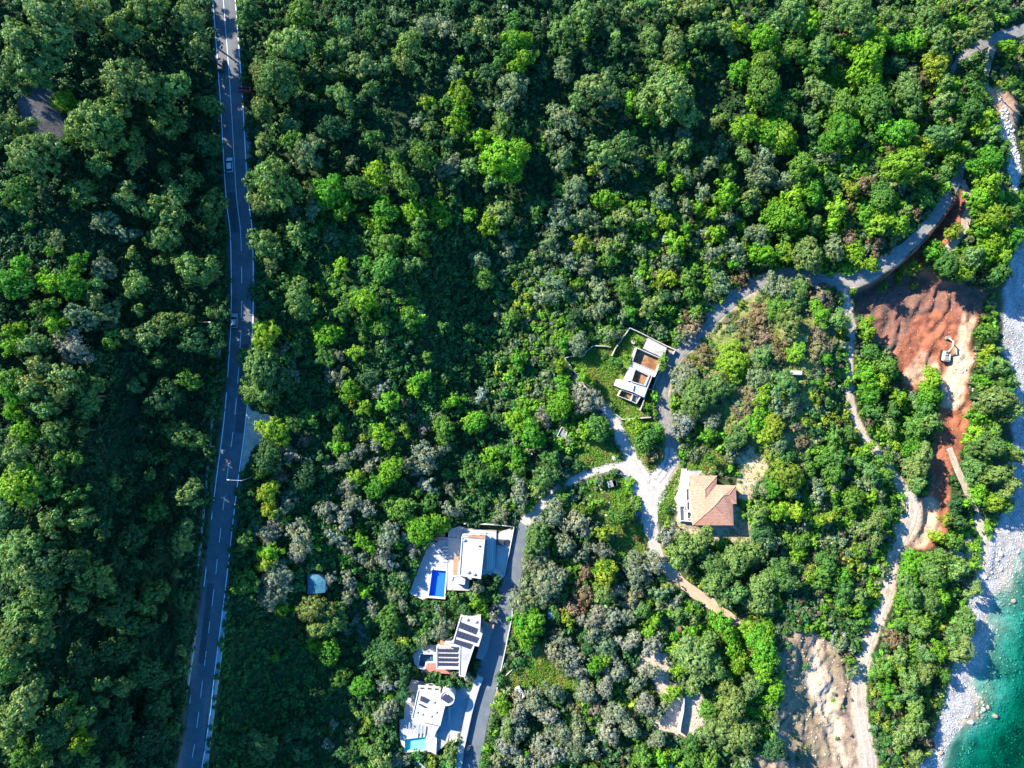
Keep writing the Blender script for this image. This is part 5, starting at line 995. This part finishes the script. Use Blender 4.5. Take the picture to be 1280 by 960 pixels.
for (px,py,pr,k_) in sorted(PL,key=lambda s:-s[2]):
    z0=8 if px>520 else 25; s_=K*(1-(z0+5)/CAM_H)
    R=pr*s_*1.06; st_=STYK[k_]; small=R<2.15 and k_!='G'
    if k_=='p' and px<262: R*=.9
    if small and k_ not in('r',): st_='bush' if k_!='o' and k_!='p' else st_
    si=(0 if R<2.3 else (1 if R<3.7 else (2 if R<5.5 else 3))) if st_!='bush' else (0 if R<1.6 else (1 if R<2.25 else 2))
    if cnt.get(NAMES[k_][0],0)>=300 and not small: small=True
    opts=VAR[(st_,si)]; cm,tm,R0,H0=opts[rt.integers(len(opts))]; sc=R/R0; hs=sc*rt.uniform(.9,1.15)
    if px<262 or (px>310 and px<345 and py<480): hs*=1.12
    if 230<px<270 : hs*=1.1
    dk_=(py<250 and px<1010) or px<265
    if (px,py) not in NHAND: hs*=.68 if dk_ else .85
    elif dk_ and R>2.2: hs*=1.18
    kn_=bool(inside(np.array(px),np.array(py),KNOLL))
    if kn_: hs*=.72
    if px>1165: hs*=1.25 if px<1212 else 1.45
    if 850<px<1180 and 200<py<430 and py<440-(px-850)*.62: hs*=1.3
    b_=P(px,py,H0*hs*.62,SURF)
    if b_.z<-.2 : continue
    gx,gy=to_px(b_.x,b_.y,b_.z)
    if road_gap(np.array(gx),np.array(gy))<1.5 and k_!='G': 
        # the trunk must stand beside the road: step away from it
        best=None
        for a in np.linspace(0,2*np.pi,16,endpoint=False):
            for d in (5,9,13):
                g_=float(road_gap(np.array(gx+d*math.cos(a)),np.array(gy+d*math.sin(a))))
                if g_>2.5 and (best is None or d<best[0]): best=(d,gx+d*math.cos(a),gy+d*math.sin(a))
        if best is None: continue
        b_=P(best[1],best[2],0,SURF)
    nm,cat,desc=NAMES[k_]
    if small: nm,cat={'o':('olive_shrub','shrub'),'s':('olive_shrub','shrub'),'p':('young_pine','young pine'),'r':('brown_shrub','shrub')}.get(k_,('leafy_bush','bush')); desc=desc.replace('tree','shrub').replace('evergreen oak','evergreen shrub').replace('pine','pine-green shrub') if k_!='r' else desc
    cnt[nm]=cnt.get(nm,0)+1
    e=bpy.data.objects.new(nm,None); COL.objects.link(e); e.location=(b_.x,b_.y,b_.z-.05); e.rotation_euler=(0,0,rt.uniform(0,6.28)); e.scale=(sc*rt.uniform(.86,1.18),sc*rt.uniform(.86,1.18),hs)
    if k_=='G': lab='clipped round garden tree in the yard beside the turquoise pool'
    else: lab=where(px,py,f"{'small' if R<2.6 else ('large' if R>4.2 else 'medium')} {desc}")
    LAB.setdefault(lab,[]).append(e); tag(e,lab,cat)
    base=PAL[k_][rt.integers(len(PAL[k_]))]; j=rt.normal(1,.10); h=rt.normal(0,.05); cc_=(base[0]*j*(1+h),base[1]*j,base[2]*j*(1-h))
    cc_=(cc_[0]*(.88 if k_!='r' else 1),cc_[1]*1.05,cc_[2]*1.12)
    if k_=='o' and (py<430 or px>940 or rt.random()<.15): cc_=(cc_[0]*.80,cc_[1]*.98,cc_[2]*.70)
    if not small or R>1.5:
        t=bpy.data.objects.new('trunk',tm); COL.objects.link(t); t.parent=e
    c=bpy.data.objects.new('crown',cm); COL.objects.link(c); c.parent=e; c.color=(*cc_,1)
for lab,es in LAB.items():
    for e in es: e['group']=('group of '+lab) if len(es)>1 else {'pine tree':'pines in the woodland','olive tree':'olive trees on the slope','broadleaf tree':'leafy trees on the slope','oak tree':'dark oaks in the woodland','shrub':'shrubs on the slope','bush':'leafy bushes on the slope','young pine':'young pines on the slope','garden tree':'garden trees'}[e['category']]
print('TREES',cnt,'labels',len(LAB))

# ------------------------------------------------------------------ undergrowth: one object
def stamp(temps,pos,scale,rot,tint,zs=None):
    Vs=[];Fs=[];Ts=[];off=0
    pick=RNG.integers(len(temps),size=len(pos))
    for ti,(V,F,T) in enumerate(temps):
        idx=np.nonzero(pick==ti)[0]
        if not len(idx): continue
        c=np.cos(rot[idx])[:,None]; s=np.sin(rot[idx])[:,None]; sc=scale[idx][:,None]
        x=(V[None,:,0]*c-V[None,:,1]*s)*sc+pos[idx,0:1]; y=(V[None,:,0]*s+V[None,:,1]*c)*sc+pos[idx,1:2]; z=V[None,:,2]*sc*(1 if zs is None else zs[idx][:,None])+pos[idx,2:3]
        VV=np.stack([x,y,z],-1).reshape(-1,3); FF=(F[None]+ (np.arange(len(idx))*len(V))[:,None,None]).reshape(-1,F.shape[1])+off
        Vs.append(VV);Fs.append(FF);Ts.append((T[None]*tint[idx][:,None,:]).reshape(-1,3)); off+=len(VV)
    return np.concatenate(Vs),np.concatenate(Fs),np.concatenate(Ts)
def bush_temp(seed,n=7,m=11,s=.42):
    r=np.random.default_rng(seed); d=rdir(r,n,0.0); cc=d*np.array([.62,.62,.5])*r.uniform(.5,1,(n,1))+np.array([0,0,.45]); return leaves(r,cc,r.uniform(.3,.5,n),m,s)
temps=[bush_temp(i) for i in range(10)]
g_=np.stack(np.meshgrid(np.arange(-75,1355,6.0),np.arange(-65,1025,6.0),indexing='ij'),-1).reshape(-1,2); cp=g_+RNG.uniform(-3.4,3.4,g_.shape); n=len(cp); ok=free(cp[:,0],cp[:,1],1.5)
for w_ in PLOTW: ok&=seg_dist(cp[:,0],cp[:,1],w_)[0]>4
for z_ in GRASS: ok&=~inside(cp[:,0],cp[:,1],z_)|(RNG.random(n)<.04)
kn=inside(cp[:,0],cp[:,1],KNOLL); ok&=~kn|(RNG.random(n)<.5)
qq=inside(cp[:,0],cp[:,1],QUARRY); ok&=~qq|((RNG.random(n)<.10)&(fbm(cp[:,0],cp[:,1],30,8,2)>-.05))
ok&=~((cp[:,0]>1240)&(cp[:,1]>300)); ok&=~((cp[:,0]>1165)&(cp[:,1]>690)&(poly_dist(cp[:,0],cp[:,1],BEACH)<3))
ok&=~inside(cp[:,0],cp[:,1],[(15,110),(38,104),(70,115),(82,150),(80,175),(50,172),(24,150)])
cp=cp[ok]; kn=inside(cp[:,0],cp[:,1],KNOLL); bw=inside(cp[:,0],cp[:,1],BRUSH_W)
xy=[]
zz=np.full(len(cp),10.); 
for _ in range(12):
    s_=K*(1-zz/CAM_H); x=(cp[:,0]-640)*s_; y=-(cp[:,1]-480)*s_; zz=.5*zz+.5*hz(x,y)
pos=np.stack([x,y,hz(x,y)-.1],-1); keep=pos[:,2]>.6; pos=pos[keep]; cp=cp[keep]; kn=kn[keep]; bw=bw[keep]
nb=len(pos); scale=np.exp(RNG.normal(.36,.36,nb)).clip(.6,2.9); scale=np.where(bw|(fbm(cp[:,0],cp[:,1],40,3,2)>.3),scale*.75,scale)
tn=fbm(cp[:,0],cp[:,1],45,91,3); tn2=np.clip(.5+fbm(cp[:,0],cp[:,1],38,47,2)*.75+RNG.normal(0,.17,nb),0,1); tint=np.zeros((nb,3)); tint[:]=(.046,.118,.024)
east=np.clip((cp[:,0]-560)/300,0,1); lit=((tn+ (east-.5)*.55)>.05)  # brighter leaf tints towards the right, sunlight put into the colour
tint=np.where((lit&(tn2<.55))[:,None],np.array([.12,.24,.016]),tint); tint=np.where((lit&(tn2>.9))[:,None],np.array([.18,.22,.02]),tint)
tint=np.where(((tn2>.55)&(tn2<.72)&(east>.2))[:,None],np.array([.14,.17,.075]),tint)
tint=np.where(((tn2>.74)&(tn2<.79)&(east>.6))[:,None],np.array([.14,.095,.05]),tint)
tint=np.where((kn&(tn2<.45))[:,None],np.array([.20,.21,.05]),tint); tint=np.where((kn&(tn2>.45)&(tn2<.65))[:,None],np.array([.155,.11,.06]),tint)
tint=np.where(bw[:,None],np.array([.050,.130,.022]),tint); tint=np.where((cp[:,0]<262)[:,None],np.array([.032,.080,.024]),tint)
shade_gap=((cp[:,1]<250)&(cp[:,0]<1010))|(cp[:,0]<262); tint=np.where((shade_gap&(RNG.random(nb)<.8))[:,None],np.array([.034,.090,.024]),tint); scale=np.where(shade_gap,scale*.8,scale)  # darker scrub at top and left: shade between crowns put into the tint
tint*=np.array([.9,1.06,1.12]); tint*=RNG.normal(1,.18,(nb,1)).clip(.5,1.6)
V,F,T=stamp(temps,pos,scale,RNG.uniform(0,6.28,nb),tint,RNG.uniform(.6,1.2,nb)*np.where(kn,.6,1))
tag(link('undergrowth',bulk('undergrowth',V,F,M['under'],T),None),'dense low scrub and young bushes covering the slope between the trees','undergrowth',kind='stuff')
# ------------------------------------------------------------------ grass tufts in the clearings
def tuft(seed):
    r=np.random.default_rng(seed); cc=r.uniform([-.5,-.5,.05],[.5,.5,.25],(3,3)); return leaves(r,cc,np.full(3,.28),5,.28,.8)
gt=[tuft(i) for i in range(6)]; gp=[]
for z_ in GRASS+[KNOLL,SANDY_E,YARD_T,[(600,860),(640,860),(640,960),(600,960)]]:
    xs=[p[0] for p in z_]; ys=[p[1] for p in z_]; n=int((max(xs)-min(xs))*(max(ys)-min(ys))*(.35 if z_ in GRASS else .06)); c=RNG.uniform([min(xs),min(ys)],[max(xs),max(ys)],(n,2)); m_=inside(c[:,0],c[:,1],z_)
    for pdn in (T_A,T_B,T_C,U_T): m_&=poly_dist(c[:,0],c[:,1],pdn)>1
    if z_ in GRASS and z_ is not GRASS[4]: m_&=poly_dist(c[:,0],c[:,1],U_P)>1
    m_&=road_gap(c[:,0],c[:,1])>.5; gp.append(c[m_])
gp=np.concatenate(gp); gp=gp[poly_dist(gp[:,0],gp[:,1],[(770,470),(795,418),(838,434),(838,440),(800,508),(768,486)])>1]
zz=np.full(len(gp),8.)
for _ in range(12):
    s_=K*(1-zz/CAM_H); x=(gp[:,0]-640)*s_; y=-(gp[:,1]-480)*s_; zz=.5*zz+.5*hz(x,y)
pos=np.stack([x,y,hz(x,y)-.02],-1); ng=len(pos); gn=fbm(gp[:,0],gp[:,1],9,12,3)[:,None]; tint=np.where(gn>.12,np.array([.21,.24,.05]),np.array([.13,.27,.025]))*RNG.normal(1,.2,(ng,1)).clip(.5,1.6)
V,F,T=stamp(gt,pos,RNG.uniform(.6,1.4,ng),RNG.uniform(0,6.28,ng),tint); tag(link('grass',bulk('grass',V,F,M['under'],T),None),'short sunlit grass and weeds in the clearings around the junction','grass',kind='stuff')

# ------------------------------------------------------------------ stones
def rock_bm(seed,r0,sub=2,flat=.6):
    r=random.Random(seed); bm=bmesh.new(); bmesh.ops.create_icosphere(bm,subdivisions=sub,radius=1); f=[Vector((r.gauss(0,1),r.gauss(0,1),r.gauss(0,1))).normalized() for _ in range(9)]; cut=[r.uniform(.6,.9) for _ in f]; el=(r.uniform(.8,1.35),r.uniform(.75,1.1),flat*r.uniform(.8,1.3))
    for v in bm.verts:
        for n_,c in zip(f,cut):
            d=v.co.dot(n_)
            if d>c: v.co-=n_*(d-c)
        v.co*=1+r.gauss(0,.03); v.co=Vector((v.co.x*el[0],v.co.y*el[1],v.co.z*el[2]))*r0
    return bm
BOUL=[(1267,751,5,'tan boulder standing alone in shallow water, highest along the shore'),(1273,690,3.5,'pale boulder at the waterline near the right edge'),(1243,894,6,'tan boulder in the water, rightmost of the lower cluster'),(1229,887,6,'pale upright boulder in the lower shore cluster'),(1235,884,4.5,'reddish boulder between two larger ones in the lower cluster'),(1213,903,5.5,'pale boulder lowest of the lower shore cluster'),(1222,893,4,'small tan boulder at the left of the lower shore cluster'),(1206,896,4,'small sunlit boulder on the lower beach'),(1176,941,5,'tan boulder on the shaded beach near the bottom'),(1181,925,3.5,'small tan boulder above the bottom beach boulder'),(1160,956,4.5,'pale boulder at the bottom end of the beach'),
 (1251,693,5,'grey boulder beside the beach path end'),(1246,700,5,'grey boulder at the water edge below the beach path'),(1252,712,3.5,'small pale boulder on the upper beach'),(1232,722,4,'white boulder between path end and tree'),(1240,716,3,'small white boulder near the path end'),(768,573,5,'large white boulder at the grass edge above the driveway'),(1196,236,0,'x'),(1199,231,3.2,'white boulder on the shaded upper lane'),(1204,697,4,'pale rock on the sandy bank left of the beach path'),(1200,712,3.5,'pale rock below the sandy bank'),(1190,690,3,'small rock at the left of the sandy bank'),(1073,700,3,'small white rock in shade left of the coast track'),(941,543,3,'small white rock among yellow-green scrub right of the lane'),(748,628,4,'white rubble lump on the grass left of the junction'),(738,620,3.5,'pale rubble lump beside the curved driveway'),(741,648,5,'pale rubble pile lowest on the grass left of the junction'),(752,612,3,'small pale stone beside the tiny shed'),(735,638,4,'bluish white rubble lump in shade left of the junction'),(925,815,0,'x')]
for i,(px,py,r_,lb) in enumerate(BOUL):
    if r_<=0: continue
    z0=P(px,py,.3); rr_=r_*.27*.62; o=bobj('boulder',rock_bm(i,rr_,3),M['whitestone' if 'white' in lb else ('tanstone' if ('tan' in lb or 'red' in lb) else 'stone')],local=True); o.location=(z0.x,z0.y,max(z0.z,-.9)+rr_*.25); o.rotation_euler=(0,0,i*1.3); tag(o,lb,'boulder','boulders and loose rocks')
def rocktemp(seed):
    bm=rock_bm(seed,1,1,.65); bm.verts.ensure_lookup_table(); V=np.array([v.co[:] for v in bm.verts]); F=np.array([[v.index for v in f.verts] for f in bm.faces]); bm.free(); return V,F,np.ones((len(F),3))
rtm=[rocktemp(i+50) for i in range(10)]
def rockfield(name,polys,dens_,smin,smax,c0,c1,label,zmin=-3,seed=1):
    pts=[]
    for z_ in polys:
        xs=[p[0] for p in z_]; ys=[p[1] for p in z_]; n=int((max(xs)-min(xs))*(max(ys)-min(ys))*dens_); c=RNG.uniform([min(xs),min(ys)],[max(xs),max(ys)],(n,2)); m_=inside(c[:,0],c[:,1],z_); pts.append(c[m_])
    c=np.concatenate(pts); c=c[road_gap(c[:,0],c[:,1])>0.5]; zz=np.zeros(len(c))
    for _ in range(12):
        s_=K*(1-zz/CAM_H); x=(c[:,0]-640)*s_; y=-(c[:,1]-480)*s_; zz=.5*zz+.5*hz(x,y)
    pos=np.stack([x,y,hz(x,y)],-1); pos=pos[pos[:,2]>zmin]; n=len(pos); sc=smin*(smax/smin)**(RNG.random(n)**3.0); t=RNG.random((n,1)); tint=(np.array(c0)*(1-t)+np.array(c1)*t)*RNG.normal(1,.12,(n,1)).clip(.6,1.4)
    V,F,T=stamp(rtm,pos,sc,RNG.uniform(0,6.28,n),tint); tag(link(name,bulk(name,V,F,M['rocks'],T),None),label,'rocks',kind='stuff')
m,nt,b=new_mat('loose_rocks'); at=N(nt,'ShaderNodeAttribute',attribute_name='tint'); nt.links.new(at.outputs['Color'],b.inputs['Base Color']); b.inputs['Roughness'].default_value=.9; M['rocks']=m
rockfield('beach_stones',[BEACH],.60,.09,.42,(.40,.39,.38),(.25,.24,.23),'pale pebbles and cobbles covering the narrow beach',-.25)
rockfield('seabed_stones',[[(1285,690),(1250,730),(1240,800),(1225,870),(1190,960),(1290,960),(1290,700)]],.22,.12,.6,(.28,.27,.22),(.12,.13,.10),'submerged stones under the shallow green water',-4)
rockfield('rock_strip',[ROCKS_N],.30,.2,.85,(.46,.44,.41),(.36,.34,.31),'jumbled white rocks in the strip at the upper right')
rockfield('slope_rubble',[QUARRY],.06,.10,.5,(.38,.28,.2),(.30,.22,.16),'loose rubble on the eroded slope at the bottom')
rockfield('earth_clods',[RED],.10,.07,.34,(.42,.17,.09),(.33,.13,.08),'clods of red earth in the excavated pit')
rockfield('rubble',[[(724,610),(760,600),(770,640),(740,660)],[(1185,688),(1212,668),(1222,700),(1200,722)],[(826,620),(845,618),(848,640),(830,645)],[(856,865),(880,868),(880,920),(862,925)],[(1190,448),(1222,440),(1232,470),(1215,490)]],.10,.12,.6,(.52,.48,.44),(.45,.40,.34),'scattered pale building rubble and stones')
